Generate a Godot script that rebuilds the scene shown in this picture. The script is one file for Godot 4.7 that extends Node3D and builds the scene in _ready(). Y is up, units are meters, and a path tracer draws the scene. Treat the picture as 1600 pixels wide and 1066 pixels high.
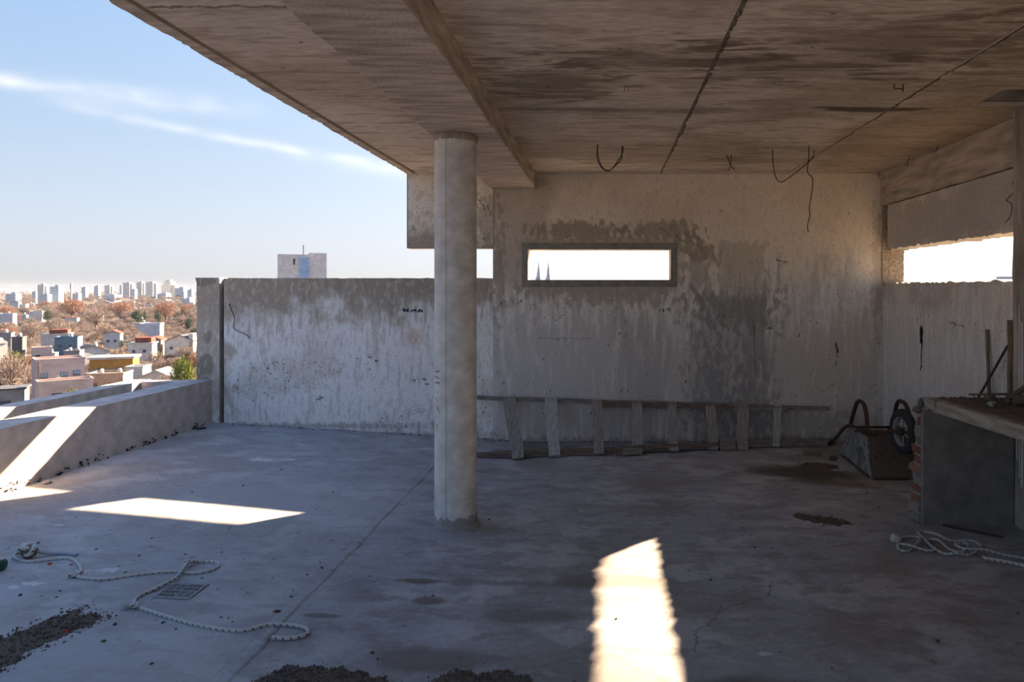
extends Node3D
# An unfinished concrete terrace on an upper floor, with a hazy low-rise city beyond its parapet.
# Metres; the lens stands at (0, 1.6, 0) and looks along -Z. Room: back wall at z = -7.16, right wall at x = 2.91.

const EYE := 1.6
const BACK := -7.16          # inner face of the back wall
const SIDE := 2.91           # inner face of the right wall
const SOFFIT := 2.80         # underside of the roof slab
const GROUND := -24.4        # street level

var mats := {}
var rng := RandomNumberGenerator.new()
var soft: FastNoiseLite      # gentle noise for uneven shapes


# ---------------------------------------------------------------- geometry collector
class Geo:
	var st := SurfaceTool.new()
	var any := false
	func _init(smooth := false):
		st.begin(Mesh.PRIMITIVE_TRIANGLES)
		st.set_smooth_group(0 if smooth else -1)
	func tri(a: Vector3, b: Vector3, c: Vector3, ua := Vector2.ZERO, ub := Vector2.ZERO, uc := Vector2.ZERO):
		st.set_uv(ua); st.add_vertex(a)
		st.set_uv(ub); st.add_vertex(b)
		st.set_uv(uc); st.add_vertex(c)
	# corners clockwise as seen from outside
	func quad(a: Vector3, b: Vector3, c: Vector3, d: Vector3, ua := Vector2.ZERO, ub := Vector2.ZERO, uc := Vector2.ZERO, ud := Vector2.ZERO):
		tri(a, b, c, ua, ub, uc)
		tri(a, c, d, ua, uc, ud)
	# a box with chamfered edges; uneven > 0 shifts its corners a little
	func box(at: Vector3, size: Vector3, turn := Basis.IDENTITY, chamfer := 0.0, uneven := 0.0, r: RandomNumberGenerator = null):
		var h := size / 2.0
		var k := {}
		for sx in [-1, 1]:
			for sy in [-1, 1]:
				for sz in [-1, 1]:
					var j := Vector3.ZERO
					if r and uneven > 0.0:
						j = Vector3(r.randf_range(-1, 1), r.randf_range(-1, 1), r.randf_range(-1, 1)) * uneven
					k[Vector3i(sx, sy, sz)] = Vector3(sx * h.x, sy * h.y, sz * h.z) + j
		var ch := minf(chamfer, minf(h.x, minf(h.y, h.z)) * 0.6)
		var p := func(s: Vector3i, face: int) -> Vector3:
			var v: Vector3 = k[s]
			for ax in 3:
				if ax != face:
					v[ax] -= s[ax] * ch
			return at + turn * v
		for face in 3:
			var u := (face + 1) % 3
			var w := (face + 2) % 3
			for s in [-1, 1]:
				var c := []
				for q in [[-1, -1], [-1, 1], [1, 1], [1, -1]]:
					var sv := Vector3i.ZERO
					sv[face] = s; sv[u] = q[0]; sv[w] = q[1]
					c.append(p.call(sv, face))
				var uv := [Vector2(0, 0), Vector2(0, size[w]), Vector2(size[u], size[w]), Vector2(size[u], 0)]
				if s > 0: quad(c[0], c[1], c[2], c[3], uv[0], uv[1], uv[2], uv[3])
				else: quad(c[3], c[2], c[1], c[0], uv[3], uv[2], uv[1], uv[0])
		if ch <= 0.0: return
		for ax in 3:
			var u := (ax + 1) % 3
			var w := (ax + 2) % 3
			for q in [[-1, -1], [-1, 1], [1, 1], [1, -1]]:
				var s0 := Vector3i.ZERO
				s0[u] = q[0]; s0[w] = q[1]
				var s1 := s0
				s0[ax] = -1; s1[ax] = 1
				var a: Vector3 = p.call(s0, u)
				var b: Vector3 = p.call(s1, u)
				var c: Vector3 = p.call(s1, w)
				var d: Vector3 = p.call(s0, w)
				if q[0] * q[1] > 0: quad(a, d, c, b)
				else: quad(a, b, c, d)
		for s in k:
			var a: Vector3 = p.call(s, 0)
			var b: Vector3 = p.call(s, 1)
			var c: Vector3 = p.call(s, 2)
			if s.x * s.y * s.z > 0: tri(a, c, b)
			else: tri(a, b, c)
	# a flat outline (x, y) pushed from z = near to z = far (near > far), then placed by t
	func prism(outline: PackedVector2Array, near: float, far: float, t := Transform3D.IDENTITY, uv_front = null, sides := true, faces := true):
		var o := outline
		if Geometry2D.is_polygon_clockwise(o):
			o = o.duplicate(); o.reverse()
		if faces:
			var ix := Geometry2D.triangulate_polygon(o)
			for i in range(0, ix.size(), 3):
				var q := [o[ix[i]], o[ix[i + 1]], o[ix[i + 2]]]
				if (q[1] - q[0]).cross(q[2] - q[0]) > 0: q = [q[0], q[2], q[1]]   # clockwise from the front
				var v := []
				var uv := []
				for e in q:
					v.append(t * Vector3(e.x, e.y, near))
					uv.append(uv_front.call(v[-1]) if uv_front != null else e)
				tri(v[0], v[1], v[2], uv[0], uv[1], uv[2])
				if sides:
					var w := []
					for e in q: w.append(t * Vector3(e.x, e.y, far))
					tri(w[0], w[2], w[1], q[0], q[2], q[1])
		if sides:
			for i in o.size():
				var a := o[i]
				var b := o[(i + 1) % o.size()]
				quad(t * Vector3(a.x, a.y, near), t * Vector3(a.x, a.y, far), t * Vector3(b.x, b.y, far), t * Vector3(b.x, b.y, near))
	# a round bar along points; radius one number or one per point; uv: x once round, y in metres
	func tube(pts: PackedVector3Array, radius, segs := 10, caps := true, closed := false):
		var n := pts.size()
		var ring := []
		var up := Vector3.UP
		var along := 0.0
		for i in n:
			var f := (pts[mini(i + 1, n - 1)] - pts[maxi(i - 1, 0)])
			if closed: f = pts[(i + 1) % n] - pts[(i + n - 1) % n]
			f = f.normalized()
			if absf(f.dot(up)) > 0.98: up = Vector3.RIGHT if absf(f.x) < 0.9 else Vector3.BACK
			var side := f.cross(up).normalized()
			up = side.cross(f).normalized()
			if i: along += pts[i].distance_to(pts[i - 1])
			var r: float = radius[i] if radius is PackedFloat32Array or radius is Array else radius
			var c := []
			for k in segs + 1:
				var a := TAU * k / segs
				c.append([pts[i] + (side * cos(a) + up * sin(a)) * r, Vector2(float(k) / segs, along)])
			ring.append(c)
		for i in n - 1 + int(closed):
			for k in segs:
				var a = ring[i][k]; var b = ring[i][k + 1]; var c = ring[(i + 1) % n][k + 1]; var d = ring[(i + 1) % n][k]
				quad(a[0], d[0], c[0], b[0], a[1], d[1], c[1], b[1])
		if caps and not closed:
			for k in segs:
				tri(pts[0], ring[0][k][0], ring[0][k + 1][0])
				tri(pts[n - 1], ring[n - 1][k + 1][0], ring[n - 1][k][0])
	# a profile of (radius, height) turned round y
	func lathe(profile: PackedVector2Array, segs := 32, at := Transform3D.IDENTITY, wobble = null):
		for i in profile.size() - 1:
			for k in segs:
				var q := []
				for e in [[i, k], [i, k + 1], [i + 1, k + 1], [i + 1, k]]:
					var a = TAU * (e[1] % segs) / segs
					var pr := profile[e[0]]
					var r = pr.x * (wobble.call(a, pr.y) if wobble != null else 1.0)
					q.append(at * Vector3(cos(a) * r, pr.y, sin(a) * r))
				quad(q[0], q[3], q[2], q[1])
	# a lumpy stone: a sphere of few faces with shifted corners
	func stone(at: Vector3, size: Vector3, r: RandomNumberGenerator, rings := 4, segs := 6, rough := 0.25):
		var p := []
		var turn := Basis(Vector3.UP, r.randf() * TAU)
		for i in rings + 1:
			var row := []
			for k in segs:
				var a := PI * i / rings
				var b := TAU * k / segs
				var m := 1.0 + r.randf_range(-rough, rough)
				if (i == 0 or i == rings) and k > 0:
					row.append(row[0]); continue
				row.append(at + turn * (Vector3(sin(a) * cos(b), cos(a), sin(a) * sin(b)) * size * 0.5 * m))
			p.append(row)
		for i in rings:
			for k in segs:
				var l := (k + 1) % segs
				if i > 0: tri(p[i][k], p[i][l], p[i + 1][k])
				if i < rings - 1: tri(p[i][l], p[i + 1][l], p[i + 1][k])
	func mesh() -> ArrayMesh:
		st.generate_normals()
		return st.commit()


# ---------------------------------------------------------------- naming
func put(called: String, g, material: Material, parent: Node = self) -> MeshInstance3D:
	var o := MeshInstance3D.new()
	o.name = numbered(called, parent)
	o.mesh = g.mesh() if g is Geo else g
	if material: o.material_override = material
	parent.add_child(o, true)
	return o


var taken := {}
func numbered(called: String, parent: Node) -> String:
	# a name that is taken gets a three-digit number
	var key := "%d/%s" % [parent.get_instance_id(), called]
	var n: int = taken.get(key, 0)
	taken[key] = n + 1
	return called if n == 0 else "%s_%03d" % [called, n]


func thing(called: String, label: String, category: String, at := Vector3.ZERO, group := "") -> Node3D:
	var o := Node3D.new()
	o.name = numbered(called, self)
	add_child(o, true)
	o.position = at
	return tag(o, label, category, group)


func tag(o: Node3D, label: String, category: String, group := "", kind := "") -> Node3D:
	o.set_meta("label", label)
	o.set_meta("category", category)
	if group: o.set_meta("group", group)
	if kind: o.set_meta("kind", kind)
	return o


func struct(o: Node3D, label := "", category := "") -> Node3D:
	o.set_meta("kind", "structure")
	if label: o.set_meta("label", label); o.set_meta("category", category)
	return o


func copy_of(o: Node3D, at: Transform3D, label := "") -> Node3D:
	var c: Node3D = o.duplicate()
	var stem := str(o.name)
	var digits := RegEx.create_from_string("^(.*)_\\d{3}$").search(stem)
	c.name = numbered(digits.get_string(1) if digits else stem, self)
	add_child(c, true)
	c.transform = at
	if label: c.set_meta("label", label)
	return c


func curve(pts: Array, step := 0.02) -> PackedVector3Array:
	# a smooth line through points
	var out := PackedVector3Array()
	for i in pts.size() - 1:
		var a: Vector3 = pts[maxi(i - 1, 0)]; var b: Vector3 = pts[i]; var c: Vector3 = pts[i + 1]; var d: Vector3 = pts[mini(i + 2, pts.size() - 1)]
		var n := maxi(2, int(b.distance_to(c) / step))
		for k in n:
			out.append(b.cubic_interpolate(c, a, d, float(k) / n))
	out.append(pts[-1])
	return out


func floor_y(x: float) -> float:
	# the screed falls from the parapet on the left towards the middle of the room
	var t := maxf(0.0, -0.81 - x)
	return 0.0575 * t


func floor_at(x: float, z: float) -> float:
	# the same with its unevenness
	return floor_y(x) + soft.get_noise_2d(x * 1.3, z * 1.3) * 0.005 + soft.get_noise_2d(x * 7.0 + 50.0, z * 7.0) * 0.0015


# ---------------------------------------------------------------- texture painting
class Paint:
	# a surface of W x H metres; colours are sRGB
	var w: int
	var h: int
	var ppm: float
	var r := PackedFloat32Array()
	var g := PackedFloat32Array()
	var b := PackedFloat32Array()
	var rnd := RandomNumberGenerator.new()
	func _init(wide: float, high: float, per_metre: float, base: Color, sown: int):
		w = int(wide * per_metre); h = int(high * per_metre); ppm = per_metre
		r.resize(w * h); g.resize(w * h); b.resize(w * h)
		r.fill(base.r); g.fill(base.g); b.fill(base.b)
		rnd.seed = sown
	func noise(sown: int, size_m: float, octaves := 4, stretch := Vector2.ONE, warp := 0.0) -> PackedByteArray:
		var n := FastNoiseLite.new()
		n.seed = sown
		n.noise_type = FastNoiseLite.TYPE_SIMPLEX_SMOOTH
		n.frequency = 1.0 / (size_m * ppm)
		n.fractal_octaves = octaves
		if warp > 0.0:
			n.domain_warp_enabled = true
			n.domain_warp_amplitude = warp * ppm
			n.domain_warp_frequency = 0.6 / (size_m * ppm)
		var im := n.get_image(maxi(8, int(w / stretch.x)), maxi(8, int(h / stretch.y)), false, false, true)
		im.resize(w, h, Image.INTERPOLATE_BILINEAR)
		return im.get_data()
	# blend towards a colour where the noise lies between lo and hi
	func layer(n: PackedByteArray, c: Color, lo: float, hi: float, strength: float, y0 := 0.0, y1 := 1e9):
		var a := maxi(0, int(y0 * ppm)) * w
		var e := mini(h, int(minf(y1, 1e6) * ppm)) * w
		var inv := 1.0 / (255.0 * (hi - lo))
		var off := lo / (hi - lo)
		var cr := c.r; var cg := c.g; var cb := c.b
		for i in range(a, e):
			var t := n[i] * inv - off
			if t <= 0.0: continue
			if t > 1.0: t = 1.0
			t = t * t * (3.0 - 2.0 * t) * strength
			r[i] += (cr - r[i]) * t
			g[i] += (cg - g[i]) * t
			b[i] += (cb - b[i]) * t
	# scale the brightness with the noise, about its middle
	func grain(n: PackedByteArray, amount: float):
		var k := amount / 127.5
		for i in w * h:
			var m := 1.0 + (n[i] - 127.5) * k
			r[i] *= m; g[i] *= m; b[i] *= m
	# a stain: an ellipse (or a rounded rectangle) whose rim is broken by noise
	func stain(x: float, y: float, rx: float, ry: float, c: Color, strength: float, n: PackedByteArray, ragged := 0.6, soft := 0.3, square := false, turn := 0.0):
		var reach := 1.0 + ragged
		var ext := maxf(rx, ry) if turn != 0.0 else 0.0
		var ex := maxf(rx, ext) * reach; var ey := maxf(ry, ext) * reach
		var ca := cos(turn); var sa := sin(turn)
		for j in range(maxi(0, int((y - ey) * ppm)), mini(h, int((y + ey) * ppm))):
			for i in range(maxi(0, int((x - ex) * ppm)), mini(w, int((x + ex) * ppm))):
				var dx := i / ppm - x; var dy := j / ppm - y
				var u := (dx * ca + dy * sa) / rx; var v := (dy * ca - dx * sa) / ry
				var d := maxf(absf(u), absf(v)) if square else sqrt(u * u + v * v)
				var k := j * w + i
				d += (n[k] / 127.5 - 1.0) * ragged
				var t := clampf((1.0 - d) / soft + 0.5, 0.0, 1.0)
				if t <= 0.0: continue
				t *= strength
				r[k] += (c.r - r[k]) * t; g[k] += (c.g - g[k]) * t; b[k] += (c.b - b[k]) * t
	func dot(x: float, y: float, rad: float, c: Color, strength: float, long := 1.0):
		var ry := rad * long
		for j in range(maxi(0, int((y - ry) * ppm)), mini(h, int((y + ry) * ppm) + 2)):
			for i in range(maxi(0, int((x - rad) * ppm)), mini(w, int((x + rad) * ppm) + 2)):
				var u := (i / ppm - x) / rad; var v := (j / ppm - y) / ry
				var t := clampf((1.0 - sqrt(u * u + v * v)) * rad * ppm + 0.5, 0.0, 1.0) * strength
				if t <= 0.0: continue
				var k := j * w + i
				r[k] += (c.r - r[k]) * t; g[k] += (c.g - g[k]) * t; b[k] += (c.b - b[k]) * t
	func specks(count: int, x0: float, y0: float, x1: float, y1: float, lo: float, hi: float, c: Color, strength: float, long := 1.0):
		for i in count:
			dot(rnd.randf_range(x0, x1), rnd.randf_range(y0, y1), lerpf(lo, hi, pow(rnd.randf(), 3.0)), c, strength * rnd.randf_range(0.4, 1.0), rnd.randf_range(1.0, long))
	# a scuff: a handful of smeared dots
	func scuff(x: float, y: float, long: float, high: float, c: Color, strength: float, n := 14):
		for i in n:
			var u := rnd.randf_range(-1, 1)
			dot(x + u * long, y + rnd.randfn() * high * 0.4 + u * high * 0.3, rnd.randf_range(0.002, 0.0075), c, strength * rnd.randf_range(0.3, 1.0), rnd.randf_range(0.5, 1.5))
	# clustered pits: denser where the noise is high
	func pits(count: int, x0: float, y0: float, x1: float, y1: float, lo: float, hi: float, c: Color, strength: float, n: PackedByteArray, long := 1.5):
		for i in count:
			var x := rnd.randf_range(x0, x1); var y := rnd.randf_range(y0, y1)
			var k := clampi(int(y * ppm), 0, h - 1) * w + clampi(int(x * ppm), 0, w - 1)
			if n[k] < 110 + rnd.randi() % 70: continue
			var s := lerpf(lo, hi, pow(rnd.randf(), 4.0))
			dot(x, y, s, c, strength * rnd.randf_range(0.3, 1.0), rnd.randf_range(0.6, long))
			if rnd.randf() < 0.4: dot(x + s * rnd.randf_range(-1.5, 1.5), y + s * rnd.randf_range(-1.5, 1.5), s * 0.7, c, strength * 0.8)
	func line(pts: Array, width: float, c: Color, strength: float, wander := 0.0):
		for s in pts.size() - 1:
			var a: Vector2 = pts[s]; var e: Vector2 = pts[s + 1]
			var n := int(a.distance_to(e) * ppm) + 1
			var off := 0.0
			for i in n:
				off = off * 0.9 + rnd.randf_range(-1, 1) * wander * 0.3
				var p := a.lerp(e, float(i) / n) + (e - a).normalized().orthogonal() * off
				dot(p.x, p.y, maxf(width * 0.5 * rnd.randf_range(0.5, 1.3), 0.55 / ppm), c, strength * rnd.randf_range(0.5, 1.0))
	func texture() -> ImageTexture:
		var d := PackedByteArray()
		d.resize(w * h * 3)
		for i in w * h:
			d[i * 3] = int(clampf(r[i], 0.0, 1.0) * 255.0)
			d[i * 3 + 1] = int(clampf(g[i], 0.0, 1.0) * 255.0)
			d[i * 3 + 2] = int(clampf(b[i], 0.0, 1.0) * 255.0)
		return ImageTexture.create_from_image(Image.create_from_data(w, h, false, Image.FORMAT_RGB8, d))


func seamless(sown: int, size: int, freq: float, octaves: int, lo := 0.0, hi := 1.0, stretch := 1) -> Image:
	var n := FastNoiseLite.new()
	n.seed = sown
	n.noise_type = FastNoiseLite.TYPE_SIMPLEX_SMOOTH
	n.frequency = freq
	n.fractal_octaves = octaves
	var im := n.get_seamless_image(size, size / stretch)
	if stretch > 1: im.resize(size, size, Image.INTERPOLATE_CUBIC)
	im.convert(Image.FORMAT_L8)
	if lo != 0.0 or hi != 1.0:
		var d := im.get_data()
		for i in d.size(): d[i] = int(clampf(lo * 255.0 + d[i] * (hi - lo), 0.0, 255.0))
		im = Image.create_from_data(size, size, false, Image.FORMAT_L8, d)
	return im


func as_texture(im: Image) -> ImageTexture:
	return ImageTexture.create_from_image(im)


# a rough mineral or worn surface: colour x mottling, fine relief, both laid in the world's axes
func mineral(c: Color, tex: Texture2D, per_metre := 0.6, relief := 0.3, bump: Texture2D = null, bump_per_metre := 1.6, rough := 0.92, local := false) -> StandardMaterial3D:
	var m := StandardMaterial3D.new()
	m.albedo_color = c
	m.roughness = rough
	m.metallic_specular = 0.3
	m.albedo_texture = tex
	m.uv1_triplanar = true
	m.uv1_world_triplanar = not local
	m.uv1_scale = Vector3.ONE * per_metre
	if bump:
		m.heightmap_enabled = true
		m.heightmap_texture = bump
		m.heightmap_scale = relief
	return m


func painted(p: Paint, bump: Texture2D = null, relief := 0.2, rough := 0.93) -> StandardMaterial3D:
	var m := StandardMaterial3D.new()
	m.albedo_texture = p.texture()
	m.roughness = rough
	m.metallic_specular = 0.3
	if bump:
		m.heightmap_enabled = true
		m.heightmap_texture = bump
		m.heightmap_scale = relief
	return m


func plain(c: Color, rough := 0.9, metal := 0.0) -> StandardMaterial3D:
	var m := StandardMaterial3D.new()
	m.albedo_color = c
	m.roughness = rough
	m.metallic = metal
	return m


# ================================================================ scene
func _ready():
	rng.seed = 4117
	soft = FastNoiseLite.new()
	soft.seed = 5
	soft.frequency = 1.0
	soft.fractal_octaves = 3

	# camera: level, lens shifted right and down; 24 mm on a full frame
	var cam := Camera3D.new()
	cam.name = "camera"
	cam.projection = Camera3D.PROJECTION_FRUSTUM
	cam.near = 0.05
	cam.far = 12000.0
	cam.size = 1066.0 / 1070.0 * cam.near
	cam.frustum_offset = Vector2(-145.0, -82.0) / 1070.0 * cam.near
	cam.position = Vector3(0, EYE, 0)
	add_child(cam)
	cam.current = true

	# low winter sun behind the back right corner, open hazy sky
	var towards_sun := Vector3(1.57, 1.0, -1.55).normalized()
	var env := Environment.new()
	env.background_mode = Environment.BG_SKY
	env.sky = Sky.new()
	env.sky.sky_material = make_sky(towards_sun)
	env.tonemap_mode = Environment.TONE_MAPPER_LINEAR
	env.tonemap_exposure = 1.82
	env.sdfgi_enabled = true
	env.ssao_enabled = true
	env.ssil_enabled = true
	env.fog_enabled = true
	env.fog_light_color = Color(0.84, 0.90, 1.0)
	env.fog_density = 0.000036
	var we := WorldEnvironment.new()
	we.name = "environment"
	we.environment = env
	add_child(we)
	var sun := DirectionalLight3D.new()
	sun.name = "sun"
	sun.light_color = Color(1.0, 0.875, 0.73)
	sun.light_energy = 8.6
	sun.light_angular_distance = 0.55
	sun.shadow_enabled = true
	sun.directional_shadow_max_distance = 400.0
	sun.sky_mode = DirectionalLight3D.SKY_MODE_LIGHT_ONLY
	sun.basis = Basis.looking_at(-towards_sun)
	add_child(sun)

	make_materials()
	build_floor()
	build_walls()
	build_roof()
	build_parapets()
	build_column()
	build_counter()
	build_ladder()
	build_wheelbarrow()
	build_ropes_and_drain()
	build_wires()
	build_rods_and_scraps()
	build_debris()
	build_city()


func make_sky(sun: Vector3) -> PanoramaSkyMaterial:
	# clear winter air: deeper blue upwards, pale at the horizon, a wide glow round the sun, thin cirrus streaks
	var w := 2048
	var h := 1024
	var px := PackedFloat32Array()
	px.resize(w * h * 3)
	var n := FastNoiseLite.new()
	n.seed = 31
	n.frequency = 0.11
	n.fractal_octaves = 6
	var fibre := n.get_image(768, 1024, false, false, true)
	fibre.resize(w, h, Image.INTERPOLATE_BILINEAR)
	var fib := fibre.get_data()
	# streaks: from (azimuth, height) to (azimuth, height) in degrees, width, strength
	var streaks := [
		[-50.0, 12.9, -25.0, 13.2, 0.55, 0.50], [-46.0, 13.4, -33.0, 11.6, 0.40, 0.22], [-44.0, 12.6, -30.0, 13.6, 0.35, 0.2], [-40.0, 12.0, -24.0, 10.7, 0.30, 0.30], [-34.0, 11.5, -12.0, 9.2, 0.30, 0.55], [-26.0, 10.2, -12.0, 8.8, 0.5, 0.22],
	]
	var rs := RandomNumberGenerator.new()
	rs.seed = 77
	for i in 26:
		var a := rs.randf_range(-180, 180)
		if a > -60 and a < 62: continue
		var e := rs.randf_range(6, 38)
		streaks.append([a, e, a + rs.randf_range(10, 24), e + rs.randf_range(-3, 2), rs.randf_range(0.4, 1.1), rs.randf_range(0.15, 0.5)])
	var cloud := PackedFloat32Array()
	cloud.resize(w * h)
	for s in streaks:
		var x0 = s[0] / 360.0 * w; var x1 = s[2] / 360.0 * w
		for xi in range(int(x0), int(x1)):
			var f = (xi - x0) / (x1 - x0)
			var mid := (0.5 - lerpf(s[1], s[3], f) / 180.0) * h
			var half: float = s[4] / 180.0 * h * (0.6 + 0.8 * f)
			var ends := clampf(f * 5.0, 0.0, 1.0) * clampf((1.0 - f) * 3.0, 0.0, 1.0)
			for yi in range(int(mid - half * 2.5), int(mid + half * 2.5)):
				var k := clampi(yi, 0, h - 1) * w + posmod(xi, w)
				var v: float = (yi - mid) / half
				cloud[k] += s[5] * ends * exp(-v * v) * clampf(fib[k] / 170.0 - 0.05, 0.0, 1.2)
	for y in h:
		var el := (0.5 - (y + 0.5) / h) * PI
		var se := maxf(0.0, sin(el)); var ce := cos(el)
		var murk := 0.87 * (1.0 - 0.45 * exp(-se / 0.035))
		var br := lerpf(0.065, 0.50, exp(-4.0 * se)) * murk; var bg := lerpf(0.155, 0.50, exp(-2.5 * se)) * murk; var bb := lerpf(0.45, 0.52, exp(-0.8 * se)) * murk
		for x in w:
			var az := (x + 0.5) / w * TAU
			var c := sin(az) * ce * sun.x + maxf(0.0, sin(el)) * sun.y - cos(az) * ce * sun.z
			var glow := 1.85 * exp(-acos(clampf(c, -1.0, 1.0)) / 0.42)
			var k := y * w + x
			var cl := minf(cloud[k], 1.0)
			px[k * 3] = lerpf(br, 0.53, cl) + glow
			px[k * 3 + 1] = lerpf(bg, 0.54, cl) + glow * 0.97
			px[k * 3 + 2] = lerpf(bb, 0.57, cl) + glow * 0.90
	var m := PanoramaSkyMaterial.new()
	m.panorama = ImageTexture.create_from_image(Image.create_from_data(w, h, false, Image.FORMAT_RGBF, px.to_byte_array()))
	return m


var tint: ImageTexture
var tint_streak: ImageTexture
var bump: ImageTexture
var grain: ImageTexture
var tint_across: ImageTexture
var grain_across: ImageTexture
func make_materials():
	tint = as_texture(seamless(11, 512, 0.012, 6, 0.80, 1.0))
	var boards := seamless(12, 512, 0.02, 5, 0.68, 1.0, 6)
	tint_streak = as_texture(boards)
	boards = boards.duplicate()
	boards.rotate_90(CLOCKWISE)
	tint_across = as_texture(boards)
	bump = as_texture(seamless(13, 512, 0.05, 5))
	var fibres := seamless(14, 256, 0.08, 3, 0.62, 1.0, 8)
	grain = as_texture(fibres)
	fibres = fibres.duplicate()
	fibres.rotate_90(CLOCKWISE)
	grain_across = as_texture(fibres)
	mats.concrete = mineral(Color(0.80, 0.77, 0.72), tint, 0.7, 0.5, bump)
	mats.concrete_dark = mineral(Color(0.66, 0.62, 0.57), tint, 0.8, 0.6, bump)
	mats.form_concrete = mineral(Color(0.88, 0.82, 0.75), tint_across, 0.9, 0.5, bump)
	mats.post = mineral(Color(0.76, 0.71, 0.65), tint_streak, 0.9, 0.5, bump)
	mats.beam = mineral(Color(0.86, 0.80, 0.74), tint_across, 1.3, 0.6, bump)
	mats.parapet = mineral(Color(0.82, 0.77, 0.735), tint, 0.9, 0.15, bump)
	mats.column = mineral(Color(0.88, 0.865, 0.835), tint, 1.1, 0.2, bump)
	mats.wood = mineral(Color(0.74, 0.70, 0.66), grain_across, 2.2, 0.25, bump, 2.2, 0.9)
	mats.wood_dark = mineral(Color(0.58, 0.51, 0.45), grain_across, 2.6, 0.25, bump, 2.6, 0.9)
	mats.mortar = mineral(Color(0.68, 0.66, 0.63), tint, 5.0, 0.6, bump)
	mats.wire = plain(Color(0.16, 0.11, 0.08), 0.7)
	mats.rust = mineral(Color(0.34, 0.26, 0.22), tint, 6.0, 0.2, bump, 6.0, 0.8)


func relief_of(n: PackedByteArray, p: Paint) -> ImageTexture:
	return ImageTexture.create_from_image(Image.create_from_data(p.w, p.h, false, Image.FORMAT_L8, n))


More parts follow.
